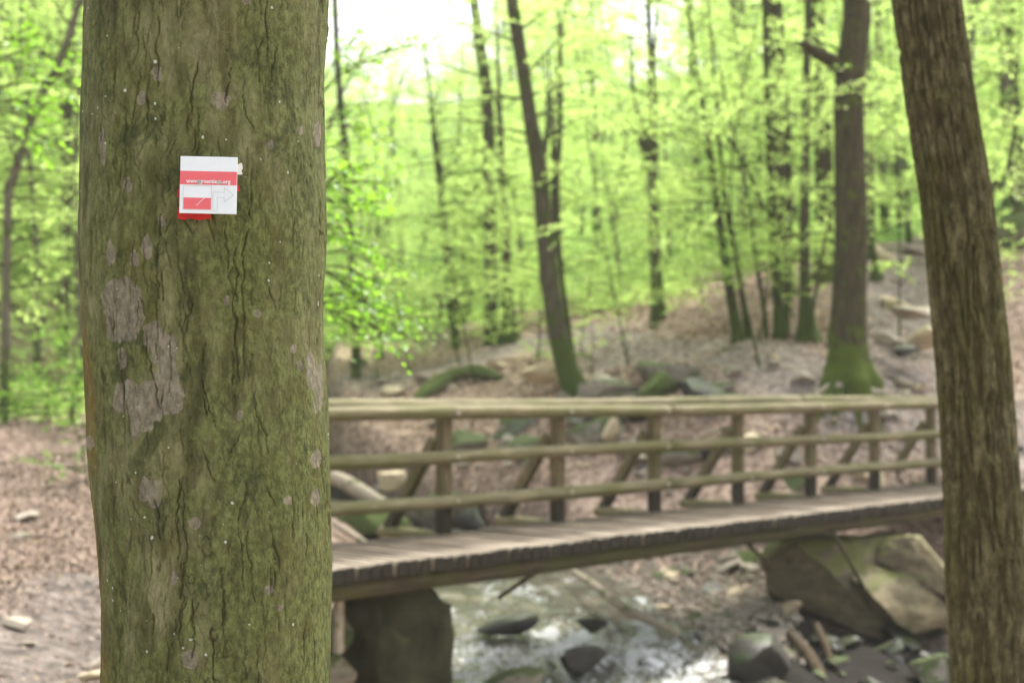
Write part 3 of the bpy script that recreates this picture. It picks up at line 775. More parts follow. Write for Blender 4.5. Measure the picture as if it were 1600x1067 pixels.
litter('leaf_litter', 'carpet of dry pinkish beech leaves over the far bank', [
    (quad_area([P(520, 800, 18.8), P(1600, 770, 18.5), P(1650, 560, 23.5), P(520, 590, 26)]), 26000),
    (quad_area([P(850, 560, 23), P(1650, 570, 23), P(1650, 380, 30), P(850, 440, 34)]), 22000),
    (quad_area([P(-60, 640, 22), P(300, 640, 22), P(300, 480, 30), P(-60, 430, 32)]), 9000)], 2, (.05, .095))

# ------------------------------------------------------------------ trees
class Crown:
    def __init__(s, seed): s.r = np.random.RandomState(seed); s.wood = MB(); s.p = []; s.d = []; s.nn = []; s.s = []; s.has = False
    def leaves(s, p, d, nr, size): s.p.append(p); s.d.append(d); s.nn.append(nr); s.s.append(size)
    def wood_tube(s, pts, rad, k=4):
        V, F = tube(pts, rad, k, 0, 0, False); s.wood.add(V, F, 0); s.has = True
    def spray(s, start, d, L, r0, leaf=.07, gap=.05, droop=.12, twig_wood=False, dens=1.0, flat=.5):
        r = s.r; d = nrm(d); n = 7; t = np.linspace(0, 1, n)[:, None]
        side = nrm(np.cross(d, [0, 0, 1.0]))
        pts = np.asarray(start) + d * L * t + side * (r.normal(0, .07) * L * t ** 2) + np.array([0, 0, 1.0]) * (-droop * L * t ** 2 + r.normal(0, .012, (n, 1)) * L * t)
        s.wood_tube(pts, r0 * (1 - .88 * t[:, 0]) + .0015, 5 if r0 > .012 else 4)
        m = max(3, int(L / .13 * dens)); k = r.uniform(.14, 1, m) ** .85
        sgn = np.where(np.arange(m) % 2 == 0, 1, -1)
        base = smooth_at(pts, k)
        td = nrm(d * r.uniform(.45, .9, (m, 1)) + side * sgn[:, None] * r.uniform(.5, 1, (m, 1)) + np.array([0, 0, 1.0]) * r.normal(.05, .38, (m, 1)))
        tl = L * (.20 + .34 * (1 - k)) * r.uniform(.6, 1.2, m) + .10
        for q in range(m):
            c = max(2, int(tl[q] / gap)); u = (np.arange(c) + r.rand(c) * .6) / c
            p = base[q] + td[q] * (tl[q] * u)[:, None] + np.array([0, 0, -.10]) * tl[q] * (u ** 2)[:, None]
            ls = np.where(np.arange(c) % 2 == 0, 1, -1)[:, None] * nrm(np.cross(td[q], [0, 0, 1.0]))
            ld = nrm(td[q] * r.uniform(.3, .9, (c, 1)) + ls * r.uniform(.4, 1, (c, 1)) + np.array([0, 0, 1.0]) * r.normal(-.2, .4, (c, 1)))
            nn = nrm(np.array([0, 0, 1.0]) + r.normal(0, flat, (c, 3)))
            s.leaves(p, ld, nn, leaf * r.uniform(.6, 1.15, c))
            if twig_wood: s.wood_tube(np.array([base[q], base[q] + td[q] * tl[q] * .5 + [0, 0, -.025 * tl[q]], base[q] + td[q] * tl[q] + [0, 0, -.1 * tl[q]]]), [.0035, .0025, .0012], 3)
        return pts
    def mesh(s, name, off, leafmat=None, woodmat=None, fine=True, keep=None):
        mb = MB()
        if s.has:
            for (k, m), fl in s.wood.F.items(): mb.F[(k, 0)] = list(fl)
            mb.V = list(s.wood.V); mb.n = s.wood.n
        p = np.vstack(s.p); d = np.vstack(s.d); nn = np.vstack(s.nn); sz = np.concatenate(s.s)
        if keep is not None: q = keep(p); p, d, nn, sz = p[q], d[q], nn[q], sz[q]
        V, F = (leaf_quads if fine else leaf_diamonds)(p, d, nn, sz); mb.add(V, F, 1)
        return mb.mesh(name, [woodmat or BARK_THIN, leafmat or LEAF], False, off)

def smooth_at(pts, k):
    n = len(pts) - 1; x = k * n; i = np.minimum(x.astype(int), n - 1); f = (x - i)[:, None]
    return pts[i] * (1 - f) + pts[i + 1] * f

def trunk_path(pxs, dep, extend=2.0, sink=.25, lean=0.0):
    """list of (px, py, width px) from the top down -> world polyline bottom to top with radii"""
    pts = np.array([P(x, y, dep + lean * k) for k, (x, y, w) in enumerate(pxs)]); rad = np.array([w / 2 / F_PX * dep for _, _, w in pxs])
    pts, rad = pts[::-1], rad[::-1]
    b = pts[0].copy(); g = tz1(b[0], b[1])
    if b[2] > g - sink + .02: pts = np.vstack([[b[0] + (b[0] - pts[1][0]) * .05, b[1], g - sink], pts]); rad = np.concatenate([[rad[0] * 1.05], rad])
    t = pts[-1]; dd = nrm(pts[-1] - pts[-2])
    pts = np.vstack([pts, t + dd * extend * .5, t + dd * extend]); rad = np.concatenate([rad, [rad[-1] * .85, rad[-1] * .6]])
    return pts, rad, np.array([b[0], b[1], g])

def tree(name, label, pxs, dep, bark=None, extend=2.5, seed=0, nb=0, zr=(2, 9), bl=(1.0, 2.4), leaf=.075, flare=0.0, leafmat=None, cat='tree', group=None, droop=.1, bump=.08, seg=12, side=None, gap=.055, fine=True):
    pts, rad, base = trunk_path(pxs, dep, extend)
    if flare: # widened foot with buttresses
        gz = base[2]
    q = smooth_path(np.column_stack([pts, rad]), 70)
    pts, rad = q[:, :3], np.maximum(q[:, 3], .004)
    if flare: rad = rad * (1 + flare * np.exp(-np.clip(pts[:, 2] - base[2], 0, 9) / .22))
    root = empty(name, base, label, cat, group)
    V, F = tube(pts, rad, seg, bump, seed, True)
    if flare:
        h = np.clip(V[:, 2] - base[2], 0, 9); ax = np.array([np.interp(V[:, 2], pts[:, 2], pts[:, 0]), np.interp(V[:, 2], pts[:, 2], pts[:, 1])]).T
        o = V[:, :2] - ax; th = np.arctan2(o[:, 1], o[:, 0]); V[:, :2] = ax + o * (1 + .55 * flare * np.exp(-h / .2) * np.cos(th * 5 + seed))[:, None]
    obj('trunk', mesh('trunk', V - base, F, bark or BARK), root)
    if nb:
        c = Crown(seed + 1000); r = c.r
        for k in range(nb):
            z = base[2] + zr[0] + (zr[1] - zr[0]) * (k + r.rand()) / nb
            i = np.searchsorted(pts[:, 2], z); i = min(max(i, 1), len(pts) - 1)
            th = r.uniform(0, 2 * np.pi) if side is None else side + r.normal(0, .8)
            L = r.uniform(*bl) * (1 - .25 * k / nb)
            c.spray(pts[i], [math.cos(th), math.sin(th), r.uniform(-.1, .6)], L, min(rad[i] * .35, .022), leaf, gap, droop)
        obj('crown', c.mesh('crown', base, leafmat, bark if bark in (BARK_THIN,) else BARK_THIN, fine), root)
    return root, pts, rad, base

def branch_part(root, base, pts, rad, mat, name='branch', seed=0, seg=8):
    q = smooth_path(np.column_stack([pts, rad]), 26)
    V, F = tube(q[:, :3], q[:, 3], seg, .12, seed, True)
    return obj(name, mesh(name, V - base, F, mat), root)

# --- trees of the middle distance, left to right
tree('slender_tree', 'leaning brown stem high on the leafy slope left of the near trunk', [(112, 40, 10), (92, 100, 11), (58, 165, 12), (22, 275, 13), (12, 330, 13)], 17.5, BARK_PALE, 2, 1, 26, (1.2, 5.5), (.8, 1.6), .075)
tree('slender_tree', 'upright stem beside the left edge of the near trunk near its top', [(120, -10, 14), (112, 60, 14), (106, 190, 15), (104, 330, 16), (100, 470, 17)], 25, BARK, 3, 2, 30, (1.5, 9), (1, 2.2), .085)
tree('slender_tree', 'thin tree standing just right of the near trunk', [(522, -30, 9), (528, 110, 10), (538, 220, 12), (545, 330, 12), (552, 450, 13), (556, 560, 14)], 26.5, BARK, 2.5, 3, 14, (1.2, 6.5), (.7, 1.5), .08)
tree('slender_tree', 'dark slim tree between the near trunk and the double trunk, leaning left', [(672, 150, 6), (678, 205, 9), (688, 290, 11), (697, 380, 12), (706, 470, 13), (711, 520, 14)], 29, BARK_THIN, 1, 4, 26, (1.0, 5.2), (.9, 1.9), .085)
tree('beech_tree', 'tall grey tree left of the leaning tree, bowed left at the top', [(738, -20, 14), (748, 60, 16), (762, 170, 18), (764, 300, 19), (766, 420, 19), (768, 510, 22)], 28.5, BARK, 3, 5, 34, (1.6, 10), (1.2, 2.6), .09, .35)
tree('beech_tree', 'dark stem close behind the tall grey tree with a mossy stump foot', [(780, 150, 6), (784, 250, 10), (789, 330, 13), (792, 420, 15), (795, 505, 24)], 28, BARK, 2, 6, 22, (1.8, 7), (1, 2), .09, .5)
r0, p0, rd0, b0 = tree('beech_tree', 'leaning curved tree whose foot stands just behind the railing near the middle', [(796, -40, 17), (803, 20, 19), (815, 95, 21), (828, 180, 23), (842, 265, 26), (850, 350, 27), (858, 430, 28), (870, 510, 31), (884, 570, 34), (900, 617, 40)], 21, BARK, 3, 7, 30, (2.8, 9.5), (1.0, 2.3), .075, .25, seg=18)
branch_part(r0, b0, [P(862, 420, 21), P(868, 340, 21.2), P(868, 290, 21.3), P(874, 220, 21.4), P(877, 120, 21.5), P(872, 20, 21.6)], [.05, .065, .06, .04, .03, .02], BARK, seed=3)
branch_part(r0, b0, [P(850, 330, 21), P(849, 260, 21.4), P(856, 180, 21.7), P(850, 90, 22)], [.05, .045, .03, .012], BARK, seed=4)
tree('slender_tree', 'thin dark stem growing along the right side of the leaning tree', [(862, 180, 5), (868, 300, 7), (874, 400, 8), (884, 480, 8), (894, 550, 9), (905, 600, 10)], 21.6, BARK_THIN, 1, 8, 8, (1.6, 4.0), (.6, 1.1), .07)
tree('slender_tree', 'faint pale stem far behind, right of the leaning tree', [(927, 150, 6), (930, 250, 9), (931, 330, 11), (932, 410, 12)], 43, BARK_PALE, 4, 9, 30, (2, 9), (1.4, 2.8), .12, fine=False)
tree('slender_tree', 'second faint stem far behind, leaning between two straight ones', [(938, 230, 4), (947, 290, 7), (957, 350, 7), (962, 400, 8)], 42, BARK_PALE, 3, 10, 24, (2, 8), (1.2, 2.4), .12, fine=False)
r0, p0, rd0, b0 = tree('beech_tree', 'forked tree with mossy foot alone on the slope right of centre', [(1015, 60, 8), (1018, 150, 11), (1019, 230, 17), (1021, 320, 18), (1025, 420, 18), (1029, 495, 22)], 26.5, BARK, 3, 11, 16, (2.6, 5.6), (.9, 1.8), .085, .3)
for k, q in enumerate(([(1018, 245), (1004, 200), (990, 150), (985, 60)], [(1018, 240), (1024, 170), (1022, 80), (1030, -10)], [(1016, 260), (998, 215), (975, 180)])):
    branch_part(r0, b0, [P(x, y, 26.5 + .3 * k) for x, y in q], np.linspace(.075, .02, len(q)), BARK, seed=k)
COP = [([(1098, 165, 7), (1108, 230, 10), (1120, 320, 12), (1135, 420, 14), (1152, 525, 17)], 22.4, 'dark mossy stem at the left of the coppice clump'),
       ([(1122, 190, 5), (1130, 290, 8), (1146, 380, 9), (1158, 450, 9), (1168, 520, 10)], 22.8, 'thin stem second from the left in the coppice clump'),
       ([(1155, 250, 4), (1172, 330, 6), (1180, 400, 7), (1192, 470, 7), (1198, 528, 8)], 22.6, 'thinnest stem crossing the middle of the coppice clump'),
       ([(1196, 60, 8), (1200, 190, 11), (1205, 300, 12), (1210, 400, 13), (1220, 535, 17)], 22.2, 'dark upright stem in the centre of the coppice clump'),
       ([(1226, 120, 8), (1232, 220, 10), (1233, 330, 11), (1234, 420, 11), (1228, 500, 12)], 23.0, 'straight stem right of the centre of the coppice clump'),
       ([(1262, 40, 11), (1260, 140, 13), (1258, 250, 14), (1257, 360, 16), (1258, 450, 18), (1262, 535, 30)], 22.0, 'pale straight stem with mossy foot left of the big oak'),
       ([(1300, 330, 3), (1283, 400, 5), (1278, 440, 5), (1270, 490, 6)], 21.8, 'crooked thin stem between the pale stem and the big oak')]
for k, (px, dep, lab) in enumerate(COP):
    r0, p0, rd0, b0 = tree('coppice_stem', lab, px, dep, BARK_THIN if k in (0, 1, 2, 3) else BARK, 2.0 if k != 6 else .3, 20 + k, (17, 12, 8, 22, 14, 18, 4)[k], (1.0, 6.2 if k != 6 else 2.2), (.7, 1.7), .075, .5 if k in (0, 3, 5) else .2, seg=10)
    if k == 1:
        q = [(1192, 335), (1183, 300), (1160, 250), (1130, 208), (1100, 186), (1062, 172), (1040, 150)]
        branch_part(r0, b0, [P(x, y, 22.6) for x, y in q], np.linspace(.04, .012, 7), BARK_THIN, seed=9)
tree('beech_tree', 'thick grey trunk standing behind the coppice stems', [(1208, 20, 24), (1212, 150, 27), (1216, 280, 30), (1222, 380, 33), (1226, 480, 36)], 27, BARK_OAK, 3, 30, 22, (2.6, 8), (1.2, 2.4), .09, .2)
tree('beech_tree', 'thick brown trunk half hidden left behind the big oak', [(1276, -10, 22), (1282, 120, 25), (1286, 240, 28), (1288, 330, 29), (1286, 430, 32)], 28, BARK_OAK, 3, 31, 22, (2.8, 8), (1.2, 2.4), .09, .2)
r0, p0, rd0, b0 = tree('oak_tree', 'big oak with flaring green mossy foot and a broken side limb', [(1337, -40, 38), (1336, 30, 39), (1330, 100, 44), (1326, 160, 46), (1328, 260, 48), (1330, 360, 50), (1327, 450, 53), (1325, 530, 57), (1325, 588, 64)], 20, BARK_OAK, 3.5, 32, 12, (4.3, 8.5), (1.0, 2.0), .075, .40, seg=28, bump=.07)
branch_part(r0, b0, [P(1325, 120, 20), P(1305, 100, 19.9), P(1282, 86, 19.8), P(1252, 68, 19.7)], [.12, .11, .085, .055], BARK_OAK, seed=2, seg=10)
branch_part(r0, b0, [P(1338, 95, 20), P(1345, 70, 20), P(1352, 40, 20.1), P(1354, 5, 20.2)], [.10, .09, .08, .07], BARK_OAK, seed=5, seg=10)
tree('dead_tree', 'small crooked mossy stem behind the right side of the big oak', [(1350, 345, 6), (1358, 370, 9), (1366, 400, 10), (1368, 432, 14)], 27.5, BARK_MOSSY, .15, 33, 0, flare=.5)
tree('beech_tree', 'reddish trunk at the right edge beyond the furrowed trunk', [(1578, -30, 16), (1580, 100, 18), (1588, 200, 20), (1592, 300, 21), (1590, 380, 22)], 30, BARK_OAK, 3, 34, 24, (2.2, 9), (1.2, 2.4), .09, .2)
tree('slender_tree', 'bare thin sapling curving up right of the furrowed trunk', [(1590, 120, 3), (1586, 190, 5), (1580, 240, 6), (1566, 290, 7), (1548, 330, 8)], 20, BARK_THIN, 1.0, 35, 9, (2.2, 5.5), (.5, 1.2), .07)
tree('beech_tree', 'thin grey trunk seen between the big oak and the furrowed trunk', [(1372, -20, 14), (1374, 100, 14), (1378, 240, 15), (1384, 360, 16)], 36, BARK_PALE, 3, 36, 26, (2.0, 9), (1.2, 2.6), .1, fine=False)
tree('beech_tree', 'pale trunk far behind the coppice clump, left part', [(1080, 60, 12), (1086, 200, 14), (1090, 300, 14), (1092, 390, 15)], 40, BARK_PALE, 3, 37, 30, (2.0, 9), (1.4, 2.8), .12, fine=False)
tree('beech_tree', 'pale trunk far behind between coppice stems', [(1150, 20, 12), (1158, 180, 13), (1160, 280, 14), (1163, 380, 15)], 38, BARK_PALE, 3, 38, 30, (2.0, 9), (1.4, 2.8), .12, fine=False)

# overhanging sprays that hang in front of the trunks: each belongs to a small understory tree
def sapling(label, px, py, dep, h, sprays, seed, leaf=.07, bark=None, leafmat=None, group=None, width=.02, name='beech_sapling', fine=True, gap=.05, twig=False, droop=.14):
    b = P(px, py, dep); b[2] = tz1(b[0], b[1]); r = np.random.RandomState(seed)
    root = empty(name, b, label, 'sapling', group)
    top = b + [r.normal(0, .12) * h, r.normal(0, .12) * h, h]
    pts = smooth_path(np.array([b - [0, 0, .1], b * .6 + top * .4 + [r.normal(0, .05) * h, 0, 0], top]), 14)
    V, F = tube(pts, np.linspace(width, .004, 14), 7, .1, seed)
    obj('trunk', mesh('trunk', V - b, F, bark or BARK_THIN), root)
    c = Crown(seed)
    for q in range(sprays):
        t = r.uniform(.25, 1); p = smooth_at(pts, np.array([t]))[0]; th = r.uniform(0, 6.3)
        c.spray(p, [math.cos(th), math.sin(th), r.uniform(.0, .35)], r.uniform(.45, .95) * h * .42 + .3, .009, leaf, gap, droop, twig)
    obj('crown', c.mesh('crown', b, leafmat, None, fine), root)
    return root, b, pts
for k, (px, py, dep, h, n, lab) in enumerate([
        (640, 545, 27, 3.4, 18, 'bushy bright green sapling at the stream head right of the near trunk'),
        (720, 540, 26, 3.0, 22, 'low spreading sapling before the tall grey tree'),
        (835, 560, 23, 3.3, 24, 'leafy sapling just left of the leaning tree'),
        (1188, 540, 20.6, 6.8, 15, 'tall thin beech sapling with bright leaves before the coppice clump'),
        (985, 560, 23.0, 7.2, 20, 'tall thin beech sapling with airy leaves between leaning and forked trees'),
        (745, 560, 24.0, 6.0, 20, 'tall thin beech sapling hung with leaves before the tall grey tree'),
        (1290, 560, 21.6, 7.6, 20, 'tall thin beech sapling whose leaves hang across the big oak'),
        (1405, 520, 23.0, 6.5, 22, 'tall thin beech sapling between the big oak and the furrowed trunk'),
        (905, 545, 24.5, 2.6, 12, 'small leafy sapling just right of the leaning tree'),
        (590, 585, 25, 2.8, 18, 'leafy sapling over the upper stream'),
        (1185, 520, 22, 3.2, 10, 'bright leafy shoots around the coppice foot'),
        (1240, 470, 24, 4.5, 20, 'leafy sapling between the coppice stems'),
        (925, 590, 21.5, .8, 4, 'tiny seedling beside the leaning tree foot'),
        (1100, 470, 27, 3.4, 14, 'pale leafy sapling left of the coppice clump')]):
    sapling(lab, px, py, dep, h, n, 400 + k, .07)
for k, (px, py, dep, h, n) in enumerate([(20, 630, 20, 1.0, 12), (75, 640, 20, .8, 12), (125, 645, 20.5, 1.2, 14), (30, 520, 28, 3.2, 26), (118, 520, 27.5, 3.4, 26), (5, 500, 27, 4, 26), (70, 480, 28, 4.2, 28), (130, 470, 29, 4.5, 28), (20, 400, 33, 5, 30), (100, 380, 34, 5, 30)]):
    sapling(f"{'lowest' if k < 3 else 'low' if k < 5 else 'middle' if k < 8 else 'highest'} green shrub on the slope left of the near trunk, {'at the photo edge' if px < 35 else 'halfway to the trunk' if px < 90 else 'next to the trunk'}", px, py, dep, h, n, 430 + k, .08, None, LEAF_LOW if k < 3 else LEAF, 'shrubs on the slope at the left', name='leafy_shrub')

def undergrowth(name, label, areas, seed):
    r = np.random.RandomState(seed); Q = []
    for a, n in areas: Q.append(np.array([a(r) for _ in range(n)]))
    c = np.vstack(Q); pm = pathmask(c[:, 0], c[:, 1]); d_, zw_, hw_ = stream_at(c[:, 0], c[:, 1])
    c = c[(pm < .2) & (d_ > hw_ + .2) & (fbm(c[:, 0] * .6, c[:, 1] * .6, None, 3, 31) + .45 * r.rand(len(c)) > -.05)]
    z = tz(c[:, 0], c[:, 1]); m = 26; n = len(c)
    hgt = r.uniform(.12, .5, n)[:, None]; o = r.normal(0, 1, (n, m, 2)) * (hgt * .8)[..., None]
    p = np.stack([c[:, :1] + o[..., 0], c[:, 1:2] + o[..., 1], z[:, None] + .03 + hgt * r.rand(n, m)], -1).reshape(-1, 3)
    th = r.uniform(0, 6.3, n * m); d = nrm(np.stack([np.cos(th), np.sin(th), r.normal(0, .3, n * m)], -1)); nn = nrm(np.array([0, 0, 1.]) + r.normal(0, .4, (n * m, 3)))
    V, F = leaf_diamonds(p, d, nn, r.uniform(.06, .13, n * m), .55)
    tag(obj(name, mesh(name, V, F, LEAF, False)), label, 'ground cover', None, 'stuff')
undergrowth('undergrowth', 'low green herbs covering the floor of the wood behind the far bank', [
    (quad_area([P(-100, 560, 27), P(900, 500, 30), P(1000, 300, 60), P(-200, 300, 60)]), 1500),
    (quad_area([P(880, 470, 29.5), P(1300, 420, 31), P(1700, 300, 60), P(800, 300, 60)]), 1300),
    (quad_area([P(900, 470, 29), P(1090, 470, 27), P(1080, 400, 34), P(900, 400, 38)]), 260)], 8)
undergrowth('undergrowth', 'ferny green herbs on the slope left of the near trunk', [(quad_area([P(-60, 655, 19.5), P(260, 655, 19.5), P(260, 520, 26), P(-60, 520, 26)]), 170)], 9)

for k, (px, py, dep, h, n) in enumerate([(-10, 668, 16.6, .65, 12), (28, 668, 16.9, .4, 10), (62, 668, 16.7, .5, 12), (95, 668, 16.8, .7, 14), (132, 670, 16.2, .85, 14), (140, 735, 13.2, .55, 10)]):
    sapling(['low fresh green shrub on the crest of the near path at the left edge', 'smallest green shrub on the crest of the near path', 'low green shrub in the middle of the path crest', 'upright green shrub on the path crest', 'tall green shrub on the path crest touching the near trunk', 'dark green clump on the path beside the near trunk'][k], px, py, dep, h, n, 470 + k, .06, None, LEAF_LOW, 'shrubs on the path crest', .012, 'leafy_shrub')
# --- beeches filling the wooded slopes behind: six kinds, copied
PROT = []
for k in range(6):
    r = np.random.RandomState(600 + k); h = 11.0
    root = empty('beech_tree', (0, 0, -200 - k), 'x', 'tree')
    pts = smooth_path(np.array([[0, 0, -.4], [r.normal(0, .15), r.normal(0, .15), 4], [r.normal(0, .3), r.normal(0, .3), 8], [r.normal(0, .4), r.normal(0, .4), h]]), 30)
    V, F = tube(pts, np.linspace(.12, .025, 30), 9, .1, k)
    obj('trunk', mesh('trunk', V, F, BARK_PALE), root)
    c = Crown(650 + k)
    for q in range(62):
        z = .8 + 10.2 * (q + r.rand()) / 62; i = min(np.searchsorted(pts[:, 2], z), 29); th = r.uniform(0, 6.3)
        c.spray(pts[i], [math.cos(th), math.sin(th), r.uniform(-.1, .75)], (r.uniform(.8, 2.6)) * (1 - .5 * (z / h) ** 2), .012, .105, .08, r.uniform(0, .3), dens=1.25)
    obj('crown', c.mesh('crown', np.zeros(3), LEAF, None, False), root)
    PROT.append(root)
rs = np.random.RandomState(9)
def where(px, dep):
    side = 'left of the near trunk' if px < 140 else 'behind the near trunk' if px < 510 else 'below the bright sky gap' if px < 770 else 'right of the leaning tree' if px < 1060 else 'behind the coppice clump' if px < 1290 else 'between the big oak and the furrowed trunk' if px < 1450 else 'beyond the furrowed trunk'
    far = 'nearest' if dep < 38 else 'middle' if dep < 62 else 'far' if dep < 90 else 'farthest'
    return f'young green beech of the {far} rows {side}'
def place_filler(px, dep, sc, k, label=None, group='young beeches on the slopes behind'):
    p = P(px, 500, dep); z = tz1(p[0], p[1])
    src = PROT[k % 6]
    o = src.copy(); COL.objects.link(o); o.location = (p[0], p[1], z)
    o.rotation_euler = (0, 0, rs.uniform(0, 6.3)); o.scale = (sc * rs.uniform(.9, 1.2), sc * rs.uniform(.9, 1.2), sc)
    tag(o, label or where(px, dep), 'tree', group)
    for ch in src.children:
        c_ = ch.copy(); COL.objects.link(c_); c_.parent = o
    return o
def max_h(px, dep, ylim):
    p = P(px, 500, dep); return P(px, ylim, dep)[2] - tz1(p[0], p[1])
n = 0
for dep0, cnt, sp in ((32, 17, 1.0), (40, 24, 1.0), (50, 28, 1), (64, 32, 1), (84, 34, 1), (112, 36, 1), (140, 30, 1)):
    for q in range(cnt):
        px = -160 + 1960 * (q + rs.rand()) / cnt; dep = dep0 * rs.uniform(.9, 1.12)
        h = rs.uniform(8.5, 14) * (1 if dep0 < 60 else 1.25)
        if 470 < px < 790: h = min(h, max_h(px, dep, (25 if rs.rand() < .15 else 70) + 75 * rs.rand() + (35 if 530 < px < 690 else -25)))
        elif 960 < px < 1075: h = min(h, max_h(px, dep, 105 + 40 * rs.rand()))
        if dep > 78 and 470 < px < 790: h = max(h, max_h(px, dep, (60 if rs.rand() < .2 else 100) + 50 * rs.rand() + (25 if 530 < px < 680 else -30)))
        if h < 1.2: continue
        place_filler(px, dep, h / 11.0, n); n += 1
for q in range(30):
    px = 478 + 330 * (q + rs.rand()) / 30; dep = rs.uniform(112, 160)
    y_ = np.interp(px, [478, 530, 640, 700, 760, 808], [60, 108, 112, 85, 45, 20]) + rs.uniform(-28, 28)
    place_filler(px, dep, max(.5, max_h(px, dep, y_) / 11), n); n += 1
for dep0, cnt in ((29, 16), (35, 20), (44, 22), (56, 22)):
    for q in range(cnt):
        px = -150 + 1900 * (q + rs.rand()) / cnt; dep = dep0 * rs.uniform(.92, 1.1)
        if (dep0 < 31 and (860 < px < 1600 or px < 480)) or (dep0 < 40 and 840 < px < 1420): continue
        o = place_filler(px, dep, rs.uniform(.26, .46), n, where(px, dep).replace('young', 'low bushy'), 'low bushy beeches on the slopes behind'); o.scale = (o.scale[0] * 1.5, o.scale[1] * 1.5, o.scale[2]); n += 1
for px, dep, sc in ((-60, 21, .6), (140, 23, .6), (10, 27, .8), (100, 27, .8), (60, 24, .6), (-10, 30, 1.0), (120, 31, 1.0), (60, 33, 1.1), (200, 26, .8), (300, 28, .9)):
    o = place_filler(px, dep, sc, n, f"leafy {'small' if sc < .85 else 'tall'} beech on the steep slope {'at the left edge' if px < 40 else 'close left of the near trunk' if px > 90 else 'midway left of the near trunk'}" if px < 150 else 'leafy beech hidden mostly behind the near trunk', 'leafy beeches on the left slope'); n += 1
for k, r_ in enumerate(PROT):
    for ch in list(r_.children): bpy.data.objects.remove(ch)
    bpy.data.objects.remove(r_)

# ------------------------------------------------------------------ the near beech with the trail sign
DN = 2.5
EL = np.array([(-200, 141), (-60, 138), (0, 135), (120, 132.6), (240, 130.6), (360, 129.5), (440, 132.5), (520, 138), (600, 142.5), (700, 147), (780, 154), (860, 163), (930, 168.5), (1067, 170), (1200, 168)], float)
ER = np.array([(-200, 518), (-60, 513), (0, 510), (60, 506), (120, 503), (240, 502), (300, 503), (360, 505), (460, 502), (540, 504), (600, 508.5), (700, 514), (800, 516), (870, 518), (1000, 516.5), (1067, 516), (1200, 520)], float)
gz0 = tz1(P(330, 1067, DN)[0], DN)
zz = np.concatenate([np.linspace(-.25, 1.02, 60)[:-1], np.linspace(1.02, 2.36, 640), np.linspace(2.36, 6.5, 40)[1:]])
yy = 533.5 - np.tan(np.arctan2(zz - CAM[2], DN) - PITCH) * F_PX          # photo row of each height
xl, xr = np.interp(yy, EL[:, 0], EL[:, 1]), np.interp(yy, ER[:, 0], ER[:, 1])
cxs = ((xl + xr) / 2 - 800) / F_PX * DN; rds = (xr - xl) / 2 / F_PX * DN * 1.005
k_ = zz > 2.4; top = np.where(k_)[0][0]
cxs[k_] = cxs[top - 1] - (zz[k_] - 2.4) * .02; rds[k_] = rds[top - 1] * (1 - (zz[k_] - 2.4) * .05)
k_ = zz < 1.0; rds[k_] = rds[~k_][0] * (1 + .6 * np.exp(-np.clip(zz[k_] - gz0, 0, 5) / .16) - .6 * math.exp(-(1.0 - gz0) / .16)); cxs[k_] = cxs[~k_][0]
def r_at(z): return np.interp(z, zz, rds)
def c_at(z): return np.interp(z, zz, cxs)
# fine in front (towards the camera), coarser at the back
tf = np.linspace(-1.75, 1.75, 470); tb = np.linspace(1.75, 2 * np.pi - 1.75, 60)[1:-1]
th = np.concatenate([tf, tb]) - np.pi / 2                                     # -pi/2 faces the camera
TH, ZZ = np.meshgrid(th, zz, indexing='xy')
R0 = r_at(ZZ)
ca, sa = np.cos(TH), np.sin(TH)
BX, BY = ca * .212, sa * .212                                               # seamless bark coordinates in metres
warp = .012 * fbm(BX * 18, BY * 18, ZZ * 9, 3, 81)
n_big = fbm(BX * 7, BY * 7, ZZ * 3.2, 3, 82)
wig = .0062 * fbm(BX * 40, BY * 40, ZZ * 42, 3, 93) + .006 * fbm(BX * 9, BY * 9, ZZ * 6, 2, 94)
tx, ty = -sa * wig, ca * wig
def crack_lines(n, seed, lmin, lmax, wmin, wmax):
    """vertical wandering fissures drawn one by one into the bark relief"""
    r = np.random.RandomState(seed); m = np.zeros(TH.shape); dth = th + np.pi / 2; nf = len(tf)
    for q in range(n):
        z0 = r.uniform(.98, 2.4); L = lmin + (lmax - lmin) * r.rand() ** 2; t0 = np.clip(r.normal(.05, .72), -1.6, 1.6)
        a, b = np.searchsorted(zz, [z0, z0 + L])
        if b - a < 4: continue
        z = zz[a:b]; u = (z - z0) / L
        t = t0 + r.normal(0, .05) * u + .016 * vn(z * 38 + 91 * q, np.zeros(b - a) + q, None, seed) + .010 * vn(z * 95 + 17 * q, np.zeros(b - a) + q, None, seed + 1) + .004 * vn(z * 240, np.zeros(b - a) + q, None, seed + 2)
        w = r.uniform(wmin, wmax) * np.sin(np.pi * np.clip(u, 0, 1)) ** .5 * (.75 + .45 * vn(z * 60, np.zeros(b - a) + q, None, seed + 3)) + 1e-4
        d = np.abs(dth[None, :nf] - t[:, None]) * .205
        m[a:b, :nf] = np.maximum(m[a:b, :nf], np.exp(-(d / w[:, None]) ** 2) * r.uniform(.45, 1))
    return m
crack = crack_lines(270, 83, .03, .16, .0008, .0018)
crack2 = crack_lines(900, 88, .012, .06, .0009, .0016)
fine = fbm(BX * 170, BY * 170, ZZ * 90, 3, 85)
scab = sm(.44, .52, fbm(BX * 34, BY * 34, ZZ * 17, 4, 86)) * sm(.2, .6, fbm(BX * 6, BY * 6, ZZ * 3, 2, 87) + .45 * ca - .05)
scab_edge = sm(.39, .45, fbm(BX * 34, BY * 34, ZZ * 17, 4, 86)) * (1 - scab) * sm(.2, .6, fbm(BX * 6, BY * 6, ZZ * 3, 2, 87) + .45 * ca - .05)
